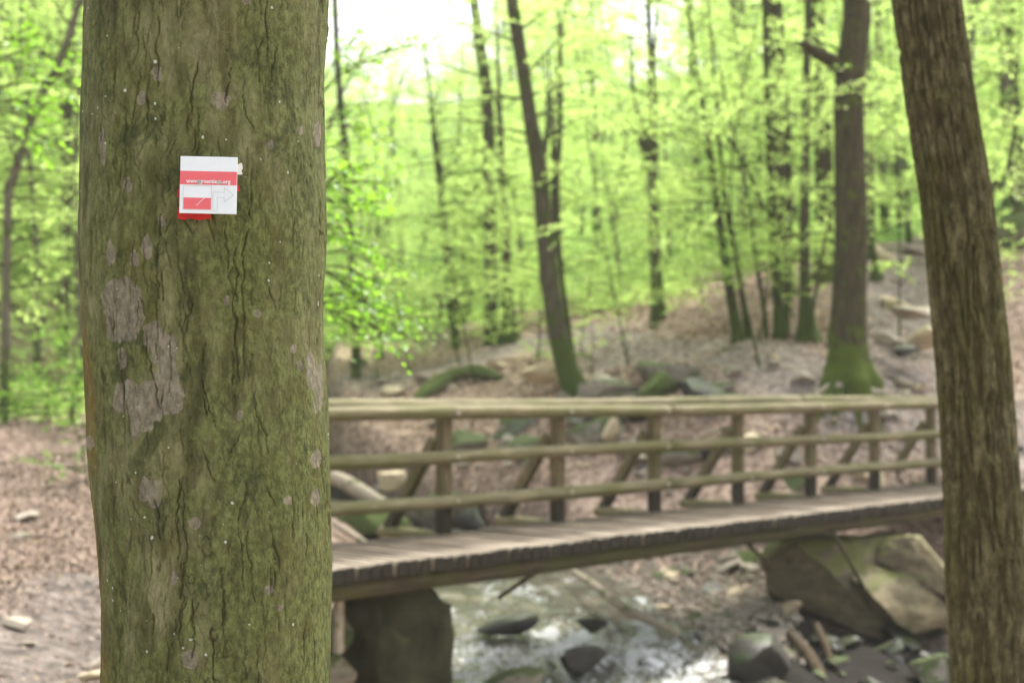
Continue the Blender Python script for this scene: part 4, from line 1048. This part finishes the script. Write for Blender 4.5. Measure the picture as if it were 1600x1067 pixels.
RR = R0 + .005 * n_big + 0.0018 * fbm(BX * 30, BY * 30, ZZ * 13, 3, 95) - .0045 * crack - .0018 * crack2 + .0011 * fine + .0022 * scab - .002 * scab_edge
def place_ring(th_, z, r): return np.stack([c_at(z) + np.cos(th_) * r, DN + np.sin(th_) * r, z], -1)
VN = place_ring(TH, ZZ, RR)
PXf, PYf = to_px(VN.reshape(-1, 3)); PXf = PXf.reshape(TH.shape); PYf = PYf.reshape(TH.shape)
front = sa < .25
LICH = [(348, 157, 17, 15), (338, 150, 9, 9), (245, 115, 9, 13), (223, 152, 8, 11), (186, 462, 25, 30), (183, 500, 20, 34), (205, 490, 20, 48), (240, 525, 16, 24), (256, 548, 20, 30), (262, 590, 18, 30), (200, 622, 24, 28), (235, 625, 26, 34), (268, 622, 20, 26), (226, 660, 16, 16),
        (172, 396, 8, 22), (210, 405, 8, 14), (470, 203, 6, 7), (422, 226, 6, 8), (498, 605, 8, 40), (486, 585, 8, 28), (484, 570, 6, 24), (468, 570, 5, 9), (226, 765, 10, 22), (243, 772, 9, 22), (305, 817, 9, 9), (272, 903, 7, 11), (297, 1028, 12, 15), (494, 717, 8, 16), (491, 778, 7, 13), (450, 782, 5, 8),
        (375, 650, 6, 9), (402, 488, 8, 7), (355, 470, 5, 9), (230, 385, 9, 20), (212, 665, 8, 24), (213, 483, 6, 8), (497, 210, 6, 20), (160, 230, 5, 30), (420, 920, 8, 9), (437, 950, 7, 7), (200, 290, 7, 12), (190, 560, 7, 20), (140, 690, 6, 12), (252, 346, 6, 10), (385, 5, 9, 6), (460, 545, 6, 7)]
wx = 7 * fbm(BX * 60, BY * 60, ZZ * 60, 3, 91); wy = 7 * fbm(BX * 60, BY * 60, ZZ * 60, 3, 92)
lich = np.zeros_like(TH)
for a, b, rx, ry in LICH:
    q = np.hypot((PXf + wx * min(1, rx / 10) - a) / rx, (PYf + wy * min(1, rx / 10) - b) / ry)
    lich = np.maximum(lich, sm(1.15, .85, q))
lich = np.where(front, lich, 0) * (1 - .75 * crack)
mossr = np.clip((PXf - 250) / 230, 0, 1) * front                             # greener towards the right flank
nr_, nc_ = TH.shape
i, j = np.meshgrid(np.arange(nr_ - 1), np.arange(nc_), indexing='ij'); j2 = (j + 1) % nc_
F = np.stack([i * nc_ + j, i * nc_ + j2, (i + 1) * nc_ + j2, (i + 1) * nc_ + j], -1).reshape(-1, 4)

def near_bark():
    k = N('mossy_beech_bark'); w = k.coord(); st = k.coord((1, 1, .28)); ps = k.coord((1, 1, .6))
    n1 = k.noise(st, 26, 7, .65, .3); n2 = k.noise(ps, 9, 6, .62, .4); n3 = k.rng(k.noise(k.coord((1, 1, .7)), 95, 6, .7), .34, .66); n5 = k.rng(k.noise(ps, 36, 5, .68, .3), .40, .60); n4 = k.noise(ps, 3.2, 4, .6)
    c = k.ramp(n1, [(.36, (.062, .065, .027)), (.5, (.132, .137, .062)), (.64, (.216, .218, .118))])
    c = k.mix(.7, c, k.mix(n5, (.66, .66, .62), (1.25, 1.25, 1.2)), 'MULTIPLY')
    # olive algae and green moss
    alg = k.rng(n4, .40, .62); c = k.mix(k.math('MULTIPLY', alg, .6), c, k.mix(n3, (.060, .066, .014), (.142, .152, .042)))
    mm = k.math('ADD', k.math('ADD', n2, k.math('MULTIPLY', k.math('SUBTRACT', n5, .5), .16)), k.math('MULTIPLY', k.attr('mossr'), .13))
    c = k.mix(k.math('MULTIPLY', k.rng(mm, .50, .64), .72), c, k.mix(n3, (.054, .068, .019), (.160, .188, .066)))
    c = k.mix(k.math('MULTIPLY', k.rng(k.noise(ps, 13, 6, .7, .5), .54, .63), .75), c, k.mix(n3, (.034, .046, .018), (.072, .086, .034)))
    # pale green crust dots
    v = k.voro(ps, 48); vr = k.voro(ps, 48, 'F1', 'Color')
    sep = k.n('SeparateColor'); k.l(vr, sep.inputs[0])
    dots = k.math('MULTIPLY', k.rng(v, .42, .26), k.rng(sep.outputs[0], .45, .55))
    dots = k.math('MULTIPLY', dots, k.math('MULTIPLY', k.rng(k.noise(w, 5, 3), .4, .6), .55))
    c = k.mix(dots, c, k.mix(n3, (.12, .14, .05), (.22, .245, .10)))
    # rusty orange tint
    c = k.mix(k.math('MULTIPLY', k.rng(k.math('SUBTRACT', k.noise(k.coord((1, 1, .35)), 7, 4), k.math('MULTIPLY', k.attr('mossr'), .25)), .54, .68), .55), c, (.185, .115, .025))
    # grey-pink lichen
    lf = k.rng(k.math('ADD', k.attr('lich'), k.math('MULTIPLY', k.math('SUBTRACT', k.noise(ps, 60, 5, .7), .5), 2.0)), .35, .85)
    c = k.mix(k.math('MULTIPLY', lf, .72), c, k.mix(n3, (.15, .135, .105), (.29, .26, .21)))
    # darker colour in the cracks
    c = k.mix(k.math('MULTIPLY', k.attr('crack'), .68), c, (.026, .02, .012))
    # white flecks
    v2 = k.voro(w, 78); s2 = k.n('SeparateColor'); k.l(k.voro(w, 78, 'F1', 'Color'), s2.inputs[0])
    v2 = k.math('ADD', v2, k.math('MULTIPLY', k.noise(w, 190, 3), .34)); sz = k.math('MULTIPLY', k.math('POWER', s2.outputs[1], 5), .22)
    fl = k.math('MULTIPLY', k.rng(k.math('SUBTRACT', v2, sz), .23, .14), k.rng(k.math('ADD', s2.outputs[0], k.math('MULTIPLY', k.noise(w, 6.5, 3), 2.2)), 1.88, 1.93))
    c = k.mix(k.math('MULTIPLY', fl, .85), c, (.50, .56, .48))
    h = k.math('ADD', k.math('MULTIPLY', n3, .6), k.math('ADD', n1, k.math('MULTIPLY', k.noise(w, 240, 3, .6), .35)))
    return k.done(c, .88, k.bump(h, .55, .006), .2)
NEARB = near_bark()
bN = np.array([c_at(gz0), DN, gz0])
near = empty('beech_tree', bN, 'thick mossy beech trunk in the foreground carrying the white and red trail sign', 'tree')
obj('trunk', mesh('trunk', VN.reshape(-1, 3) - bN, F, NEARB, True, None, {'crack': np.maximum(crack, .8 * np.maximum(crack2 * .7, scab_edge)).ravel(), 'lich': lich.ravel(), 'mossr': mossr.ravel()}), near)
c = Crown(71); r = c.r
for q in range(34):
    z = 4.2 + 2.3 * q / 34; a = r.uniform(-.6, 2.3) + (math.pi if q % 2 else 0); a = r.uniform(math.pi, 2 * math.pi) if q % 3 else a
    c.spray([float(c_at(z)), DN, z], [math.cos(a), math.sin(a), r.uniform(.25, .7)], r.uniform(1.6, 3.2), .03, .085, .075, .02)
obj('crown', c.mesh('crown', bN, LEAF, BARK, False), near)

# painted blaze on the bark, under the sign: white over red, following the bark
def bark_patch(name, px0, px1, py0, py1, mat, off, label, ragged):
    nu, nv = 40, 40
    u, v = np.meshgrid(np.linspace(0, 1, nu), np.linspace(0, 1, nv), indexing='xy')
    uu = (u - .5) * 2; vv = (v - .5) * 2
    px = px0 + (px1 - px0) * u; py = py0 + (py1 - py0) * v; py = py + ragged * fbm(px * .12, py * .05, None, 3, 5) * np.abs(vv) ** 3
    px = px + ragged * fbm(px * .05, py * .12, None, 3, 6) * np.abs(uu) ** 3
    z = CAM[2] + np.tan(np.arctan2(-(py - 533.5), F_PX) + PITCH) * (DN - .19)
    xo = (px - 800) / F_PX * (DN - .19) - c_at(z)
    r_ = r_at(z); a = -np.pi / 2 + np.arcsin(np.clip(xo / r_, -.95, .95))
    bx, by = np.cos(a) * .212, np.sin(a) * .212
    rr_ = r_ + .005 * fbm(bx * 7, by * 7, z * 3.2, 3, 82) + .0018 * fbm(bx * 30, by * 30, z * 13, 3, 95) + .0016 + off
    V = place_ring(a, z, rr_).reshape(-1, 3)
    i, j = np.meshgrid(np.arange(nv - 1), np.arange(nu - 1), indexing='ij')
    F = np.stack([i * nu + j, (i + 1) * nu + j, (i + 1) * nu + j + 1, i * nu + j + 1], -1).reshape(-1, 4)
    return tag(obj(name, mesh(name, V - bN, F, mat), near), label)
bark_patch('painted_blaze', 283, 371, 290, 300, PAINT_R, .0, 'red paint edge beside the sign', 2)
bark_patch('painted_blaze', 282, 331, 300, 345, PAINT_R, .0005, 'red paint below the sign', 3)
bark_patch('painted_blaze', 320, 374, 256, 272, PAINT_W, .0, 'white paint edge beside the sign', 3)

# the sign itself
dS = DN - r_at(1.95) - .012
cz = [P(280, 244, dS), P(369, 248, dS), P(369, 335, dS), P(280, 333, dS)]
org = cz[3]; ex = nrm(cz[2] - cz[3]); ez = nrm((cz[0] - cz[3]) - ex * np.dot(ex, cz[0] - cz[3])); ey = np.cross(ez, ex)   # ey points away from the camera
W_, H_ = np.linalg.norm(cz[2] - cz[3]), np.linalg.norm(cz[0] - cz[3])
sc_ = (org + ex * W_ / 2 + ez * H_ / 2)
sign = empty('trail_sign', sc_, 'small square white trail sign with red band and right-turn arrow screwed to the near trunk', 'sign')
def sgn(name, mb, mat): return obj(name, mb.mesh(name, [mat], False, sc_), sign)
def sp(u, v, o): return org + ex * (u * W_) + ez * (v * H_) + ey * (-o)
Rm = np.stack([ex, ey, ez], 1)
mb = MB(); mb.add(*box(sp(.5, .5, -.0015), (W_, .003, H_), Rm)); o = sgn('plate', mb, SIGN_W)
bv = o.modifiers.new('bevel', 'BEVEL'); bv.width = .0006; bv.segments = 2
def poly(mb, uv, o=.0006, depth=.0005):
    k = len(uv); V = np.array([sp(a, b, o) for a, b in uv] + [sp(a, b, o - depth) for a, b in uv])
    F4 = np.array([[i, (i + 1) % k, k + (i + 1) % k, k + i] for i in range(k)])
    mb.add(V, [F4] + ([np.array([list(range(k))])]))
def stroke(mb, uv, w, o=.0004, close=True):
    n_ = len(uv)
    for q in range(n_ if close else n_ - 1):
        a, b = np.array(uv[q], float), np.array(uv[(q + 1) % n_], float); t = (b - a) / np.linalg.norm(b - a); nn = np.array([-t[1], t[0]]) * w / 2; a = a - t * w / 2; b = b + t * w / 2
        poly(mb, [a - nn, b - nn, b + nn, a + nn], o + q * .00002, .0003)
mb = MB(); poly(mb, [(.001, .505), (.999, .505), (.999, .742), (.001, .742)], .0003, .0003); sgn('red_band', mb, SIGN_R)
mb = MB(); poly(mb, [(.07, .07), (.555, .07), (.555, .275), (.07, .275)], .0003, .0003); sgn('red_bar', mb, SIGN_R)
mb = MB(); stroke(mb, [(.062, .065), (.56, .065), (.56, .487), (.062, .487)], .012); sgn('frame_outline', mb, SIGN_G)
mb = MB(); stroke(mb, [(.585, .05), (.665, .05), (.665, .29), (.785, .29), (.785, .21), (.945, .335), (.785, .465), (.785, .38), (.585, .38)], .012); sgn('arrow_outline', mb, SIGN_G)
mb = MB(); stroke(mb, [(.30, .14), (.45, .285)], .008, .0009, False); sgn('scratch', mb, SIGN_W)
for u in (.335, .685):
    mb = MB(); a = np.linspace(0, 2 * np.pi, 18, endpoint=False)
    for rr_, oo in ((.0036, .0012), (.0022, .0022)):
        V = np.array([sp(u, .552, 0) + ex * math.cos(t) * rr_ + ez * math.sin(t) * rr_ - ey * h for h in (0, oo) for t in a]); k = 18
        mb.add(V, [np.array([[i, (i + 1) % k, k + (i + 1) % k, k + i] for i in range(k)]), np.array([[k + i for i in range(k)]])])
    sgn('screw', mb, SCREW_M)
cu = bpy.data.curves.new('lettering', 'FONT'); cu.body = 'www.grsentiers.org'; cu.size = 1; cu.extrude = 0; cu.offset = .022; cu.align_x = 'CENTER'; cu.resolution_u = 2
to = bpy.data.objects.new('lettering_curve', cu); COL.objects.link(to)
bpy.context.view_layer.update()
tm = bpy.data.meshes.new_from_object(to.evaluated_get(bpy.context.evaluated_depsgraph_get()))
bpy.data.objects.remove(to)
co = np.zeros(len(tm.vertices) * 3, np.float32); tm.vertices.foreach_get('co', co); co = co.reshape(-1, 3)
s_ = .78 * W_ / (co[:, 0].max() - co[:, 0].min())
xc = (co[:, 0].max() + co[:, 0].min()) / 2
V = np.array([sp(.5, .535, .0007) - sc_ + ex * (q[0] - xc) * s_ + ez * q[1] * s_ for q in co], np.float32)
tm.vertices.foreach_set('co', V.ravel()); tm.materials.clear(); tm.materials.append(SIGN_W); tm.update(); tm.name = 'lettering'
obj('lettering', tm, sign)

# ------------------------------------------------------------------ the furrowed trunk at the right
DR = 4.9
pr = [(1436, -240, 102), (1445, -80, 102), (1449, 0, 102), (1460, 90, 102), (1474, 190, 103), (1492, 300, 105), (1503, 400, 106), (1513, 500, 107), (1524, 620, 108), (1533, 760, 110), (1540, 900, 114), (1549, 1067, 120), (1556, 1200, 130)]
pts, rad, bR = trunk_path(pr, DR, 4.0)
q = smooth_path(np.column_stack([pts, rad]), 900); pts, rad = q[:, :3], q[:, 3]
rad = rad * (1 + .45 * np.exp(-np.clip(pts[:, 2] - bR[2], 0, 9) / .15))
ns = 260; th = np.linspace(0, 2 * np.pi, ns, endpoint=False)
TH, K = np.meshgrid(th, np.arange(len(pts)), indexing='xy'); ZZ = pts[K, 2]
bx, by = np.cos(TH) * .12, np.sin(TH) * .12
wv = .0055 * fbm(bx * 20, by * 20, ZZ * 11, 3, 101)
f1 = fbm((bx + wv) * 44, (by + wv) * 58, ZZ * 4.2, 3, 102)
f2 = fbm((bx + wv) * 90, (by + wv) * 130, ZZ * 22, 3, 103)
fur = sm(.26, .02, np.abs(f1)); fur2 = sm(.16, .0, np.abs(f2))
RRr = rad[K] * (1 + .05 * fbm(bx * 8, by * 8, ZZ * 2, 2, 104)) + .0075 - .0135 * fur - .005 * fur2 * (1 - fur) + .0022 * fbm(bx * 150, by * 150, ZZ * 60, 2, 105)
V = np.stack([pts[K, 0] + np.cos(TH) * RRr, pts[K, 1] + np.sin(TH) * RRr, ZZ], -1)
i, j = np.meshgrid(np.arange(len(pts) - 1), np.arange(ns), indexing='ij'); j2 = (j + 1) % ns
F = np.stack([i * ns + j, i * ns + j2, (i + 1) * ns + j2, (i + 1) * ns + j], -1).reshape(-1, 4)
def fur_bark():
    k = N('furrowed_bark'); w = k.coord(); st = k.coord((1, 1, .3)); n1 = k.noise(k.coord((1, 1, .55)), 30, 7, .72); n2 = k.noise(k.coord((1, 1, .5)), 5, 5, .6); n3 = k.noise(w, 90, 4)
    c = k.ramp(n1, [(.36, (.034, .033, .015)), (.5, (.088, .083, .042)), (.64, (.158, .147, .082))])
    c = k.mix(k.math('MULTIPLY', k.rng(n2, .44, .62), .6), c, k.mix(n3, (.040, .044, .013), (.098, .100, .032)))
    c = k.mix(k.math('MULTIPLY', k.attr('fur'), .6), c, (.04, .03, .019))
    return k.done(c, .9, k.bump(k.math('ADD', n1, k.math('MULTIPLY', n3, .5)), .6, .008), .15)
rt = empty('furrowed_tree', bR, 'slim trunk with deeply furrowed brown bark leaning at the right in front of the footbridge', 'tree')
obj('trunk', mesh('trunk', V.reshape(-1, 3) - bR, F, fur_bark(), True, None, {'fur': np.maximum(fur, .6 * fur2).ravel()}), rt)
c = Crown(72); r = c.r
for q in range(26):
    z = 4.0 + 2.4 * q / 26; i = min(np.searchsorted(pts[:, 2], z), len(pts) - 1); a = r.uniform(0, 6.3)
    c.spray(pts[i], [math.cos(a), math.sin(a), r.uniform(.2, .6)], r.uniform(1.2, 2.4), .022, .085, .075, .02)
obj('crown', c.mesh('crown', bR, LEAF, BARK, False), rt)

# ------------------------------------------------------------------ near saplings with leaves one can pick apart
LEAFM = []
for q in range(5):
    r = np.random.RandomState(q); n_ = 5; t = np.linspace(0, 1, n_); wd = np.sin(np.pi * t ** .8) * .31 * (1 + .1 * q / 5)
    mid = np.column_stack([t, np.zeros(n_), -.22 * t ** 2 * (.3 + r.rand())]); lf = mid + np.column_stack([np.zeros(n_), wd, wd * .3]); rg = mid + np.column_stack([np.zeros(n_), -wd, wd * .3])
    V = np.vstack([mid, lf, rg]); F = []
    for i in range(n_ - 1): F += [[i, i + 1, n_ + i + 1, n_ + i], [i + 1, i, 2 * n_ + i, 2 * n_ + i + 1]]
    LEAFM.append(mesh('leaf', V, np.array(F), LEAF_NEAR, True))
from mathutils import Matrix
def near_sapling(label, px, dep, h, tips, seed, nleaf, leaf=.055):
    r = np.random.RandomState(seed); b = P(px, 900, dep); b[2] = tz1(b[0], b[1])
    root = empty('beech_sapling', b, label, 'sapling')
    top = b + np.array([r.normal(0, .08), .05, h]); stem = smooth_path(np.array([b - [0, 0, .15], b + [.05, 0, h * .4], top]), 24)
    V, F = tube(stem, np.linspace(.022, .006, 24), 8, .1, seed); obj('trunk', mesh('trunk', V - b, F, BARK_THIN), root)
    per = nleaf // len(tips); extra = Crown(seed); rest = False
    for (tx, ty, td, sx_, sy_) in tips:
        e = P(tx, ty, td); s_ = stem[np.argmin(np.abs(stem[:, 2] - (e[2] + sy_)))] if sx_ is None else P(sx_, sy_, dep)
        mid = (s_ + e) / 2 + np.array([0, 0, .10]); pts = smooth_path(np.array([s_, mid, e]), 14)
        V, F = tube(pts, np.linspace(.008, .002, 14), 5); br = obj('branch', mesh('branch', V - b, F, BARK_THIN), root)
        d = nrm(e - s_); side = nrm(np.cross(d, [0, 0, 1.0])); L = np.linalg.norm(e - s_)
        for q in range(3): extra.spray(smooth_at(pts, np.array([.3 + .2 * q]))[0], d + side * r.uniform(-.7, .7) + [0, 0, r.uniform(-.2, .2)], L * .5, .004, leaf * .95, .05, .2, True)
        for q in range(per):
            t = r.uniform(.25, 1.0); p = smooth_at(pts, np.array([t]))[0]; sg = 1 if r.rand() < .5 else -1
            o = r.uniform(0, .34) * (1.15 - t * .6); td_ = nrm(d * .7 + side * sg * .8); p = p + td_ * o + np.array([0, 0, r.normal(-.02 - .25 * o, .06)])
            ld = nrm(td_ + d * r.normal(0, .3) + side * sg * r.uniform(0, .7) + np.array([0, 0, r.normal(-.35, .3)])); nn = nrm(np.array([0, 0, 1.0]) + r.normal(0, .35, 3))
            y_ = nrm(np.cross(nn, ld)); nn = np.cross(ld, y_); s = leaf * r.uniform(.6, 1.25)
            lo = obj('leaf', LEAFM[r.randint(5)], br)
            M = np.eye(4); M[:3, 0] = ld * s; M[:3, 1] = y_ * s; M[:3, 2] = nn * s; M[:3, 3] = p - b; lo.matrix_local = Matrix(M.tolist())
    obj('crown', extra.mesh('crown', b, LEAF_NEAR, None, True), root)
    return root
near_sapling('beech sapling with glossy leaves reaching out right of the near trunk', 430, 8.2, 2.9,
             [(560, 285, 8.0, None, -.15), (590, 330, 8.3, None, -.1), (545, 375, 7.9, None, 0), (600, 455, 8.3, None, .1), (645, 500, 8.6, None, .15), (560, 470, 8.0, None, .15), (615, 540, 8.4, None, .2), (540, 520, 7.8, None, .25), (650, 535, 8.8, None, .2), (540, 330, 8.1, None, -.1)], 301, 290)
near_sapling('second beech sapling with bright leaves, higher up beside the near trunk', 455, 9.0, 3.5,
             [(540, 240, 8.8, None, -.1), (575, 275, 9.0, None, -.1), (600, 300, 9.2, None, -.05), (545, 310, 8.8, None, 0), (570, 400, 9.0, None, .1), (625, 420, 9.3, None, .1), (600, 500, 9.2, None, .2)], 304, 200)
near_sapling('beech sapling with drooping leaves against the bright sky gap', 470, 10.5, 4.3, [(640, 75, 10.4, None, -.1), (590, 95, 10.3, None, -.1), (560, 60, 10.6, None, -.2), (575, 200, 10.4, None, 0), (620, 235, 10.6, None, .1)], 302, 90, .06)
near_sapling('beech sapling with a dark horizontal twig left of the near trunk', -60, 9.5, 3.4, [(118, 141, 9.4, None, .0), (60, 160, 9.3, None, -.1), (110, 90, 9.6, None, -.2), (90, 230, 9.5, None, .1), (50, 60, 9.6, None, -.2)], 303, 150, .06)

# ------------------------------------------------------------------ dead wood, roots, far rail, blaze on a far tree
def log(name, label, pts, rad, mat, cat='log', seed=0, bump=.15, seg=12, group=None, n=40):
    b = np.array(pts[len(pts) // 2], float)
    q = smooth_path(np.column_stack([np.array(pts, float), rad]), n)
    V, F = tube(q[:, :3], q[:, 3], seg, bump, seed, True)
    return tag(obj(name, mesh(name, V - b, F, mat), None, b), label, cat, group)
def gp(px, py, dep, dz=0.0):
    p = P(px, py, dep); p[2] = tz1(p[0], p[1]) + dz; return p
def hit(px, py, dz):
    """point dz above the first ground or water met behind photo pixel (px, py)"""
    for dep in np.arange(9, 30, .06):
        p = P(px, py, dep); d_, zw_, hw_ = stream_at(p[:1], p[1:2])
        if p[2] < max(tz1(p[0], p[1]), zw_[0] if d_[0] < hw_[0] * 1.2 else -9) + dz: return p
    return p
log('fallen_branch', 'long thin fallen branch lying from under the deck down the gravel bank', [hit(893, 890, .16), hit(930, 915, .2), hit(975, 950, .2), hit(1010, 967, .18), hit(1058, 988, .12)], [.03, .04, .045, .045, .04], DEAD, 'branch', 1, .12, 8)
log('fallen_log', 'pale bleached log lying over the water beside the near trunk', [P(512, 742, 19.6), P(545, 757, 19.3), P(600, 790, 18.9)], [.10, .11, .10], DEAD, 'log', 2, .12, 12)
log('fallen_log', 'curving moss covered bank edge along the crest of the mound behind the railing', [gp(640, 597, 23.5, .03), gp(665, 580, 23.9, .06), gp(705, 565, 24.3, .08), gp(745, 560, 24.2, .06), gp(785, 572, 23.8, .02)], [.05, .11, .12, .11, .05], ROCK_FULLMOSS, 'log', 3, .8, 18, None, 90)  # mossy edge of the earth bank, modelled as a log tube
log('fallen_log', 'mossy fallen trunk on the slope at the right edge beyond the furrowed trunk', [gp(1535, 372, 29, .35), gp(1575, 362, 29.3, .4), gp(1640, 335, 30, .45)], [.33, .32, .3], ROCK_FULLMOSS, 'log', 4, .2, 16)
log('root', 'bent pale root in the hollow right of the dark wet boulder', [P(1275, 975, 13.9), P(1288, 1005, 13.6), P(1298, 1040, 13.4), P(1302, 1075, 13.2)], [.03, .045, .045, .04], ROOT_M, 'root', 5, .2, 8)
log('root', 'brown root slanting down beside the dark wet boulder', [P(1235, 990, 13.6), P(1262, 1022, 13.3), P(1285, 1060, 13.0)], [.05, .06, .05], ROOT_M, 'root', 6, .25, 8)
log('fallen_branch', 'forked pale stick lying at the foot of the big oak', [gp(1240, 612, 19.3, .08), gp(1275, 598, 19.6, .12), gp(1312, 588, 19.8, .12)], [.05, .055, .05], DEAD, 'branch', 7, .15, 8)
log('fallen_branch', 'steep pale stick leaning among the stones before the big oak', [gp(1262, 622, 19.2, .0), gp(1270, 605, 19.3, .12), gp(1277, 590, 19.4, .3)], [.04, .04, .035], DEAD, 'branch', 8, .15, 8)
log('fallen_branch', 'bleached stick lying beside the upper stream near the near trunk', [gp(520, 820, 16.2, .12), gp(560, 832, 16.0, .10), gp(585, 842, 15.9, .06)], [.03, .035, .03], DEAD, 'branch', 9, .15, 8)
log('dead_sapling', 'dark dead stem standing in the shrubs left of the near trunk', [gp(112, 660, 19, -.1), P(114, 620, 19), P(122, 585, 19), P(116, 555, 19)], [.05, .04, .03, .015], BARK_THIN, 'dead stem', 10, .1, 8)
rs = np.random.RandomState(15)
for k in range(26):
    px = rs.uniform(560, 1580); py = rs.uniform(500, 690); dep = 18.5 + (690 - py) / 190 * 7
    a = gp(px, py, dep, .03); th_ = rs.uniform(0, 3.1); L = rs.uniform(.3, 1.1); e = a + [math.cos(th_) * L, math.sin(th_) * L, 0]; e[2] = tz1(e[0], e[1]) + .03
    m_ = (a + e) / 2 + [rs.normal(0, .05), rs.normal(0, .05), .04]
    log('twig', 'dry twig lying on the leaf litter of the far bank', [a, m_, e], [.016, .014, .006], DEAD if k % 3 else BARK_THIN, 'twig', k, .1, 6, 'twigs on the far bank', 10)
# roots spreading from the oak
for k, (ex_, ey_) in enumerate(((1270, 600), (1300, 612), (1345, 612), (1382, 605))):
    log('root', ['mossy oak root running left', 'mossy oak root running forward and left', 'mossy oak root running forward', 'mossy oak root running right'][k] + ' from the foot of the big oak',
        [P(1325 + (ex_ - 1325) * .25, 582, 19.9), gp(1325 + (ex_ - 1325) * .65, (ey_ + 585) / 2, 19.6, .03), gp(ex_, ey_, 19.2, -.06)], [.12, .075, .03], BARK_MOSSY, 'root', 20 + k, .2, 9)
fr = empty('far_railing', gp(690, 520, 33), 'dark wooden railing far up the stream beside the slim dark tree', 'railing')
fb = np.array(fr.location)
for q, px in enumerate((662, 688, 714)):
    a = gp(px, 520, 33); V, F = box(a + [0, 0, .35], (.09, .09, 1.0)); obj('post', mesh('post', V - fb, F, BEAM_M, False), fr)
for hgt in (.3, .55, .8):
    V, F = tube(np.array([gp(655, 520, 33) * [1, 1, 0] + [0, 0, fb[2] + hgt], gp(722, 520, 33) * [1, 1, 0] + [0, 0, fb[2] + hgt]]), .045, 8); obj('rail', mesh('rail', V - fb, F, BEAM_M, True), fr)
mk = P(1349, 371, 27.2); V, F = box((0, 0, 0), (.11, .015, .17)); mbm = MB(); mbm.add(V, F)
o = obj('trail_marker', mbm.mesh('trail_marker', [SIGN_W], False), None, mk); bv = o.modifiers.new('bevel', 'BEVEL'); bv.width = .004
tag(o, 'tiny white trail marker fixed to the crooked mossy stem behind the big oak', 'marker')

# ------------------------------------------------------------------ haze volume added to pale and brighten the far trees
hz = bpy.data.materials.new('added_haze'); hz.use_nodes = True; hz.node_tree.nodes.clear()
pv = hz.node_tree.nodes.new('ShaderNodeVolumePrincipled'); ho = hz.node_tree.nodes.new('ShaderNodeOutputMaterial')
pv.inputs['Color'].default_value = (.95, .97, .90, 1); pv.inputs['Density'].default_value = .0011
hz.node_tree.links.new(pv.outputs[0], ho.inputs['Volume'])
V, F = box((0, 85, 40), (440, 350, 90))
tag(obj('haze', mesh('haze', V, F, hz, False)), 'added thin haze that pales the far wood', 'haze', None, 'stuff')
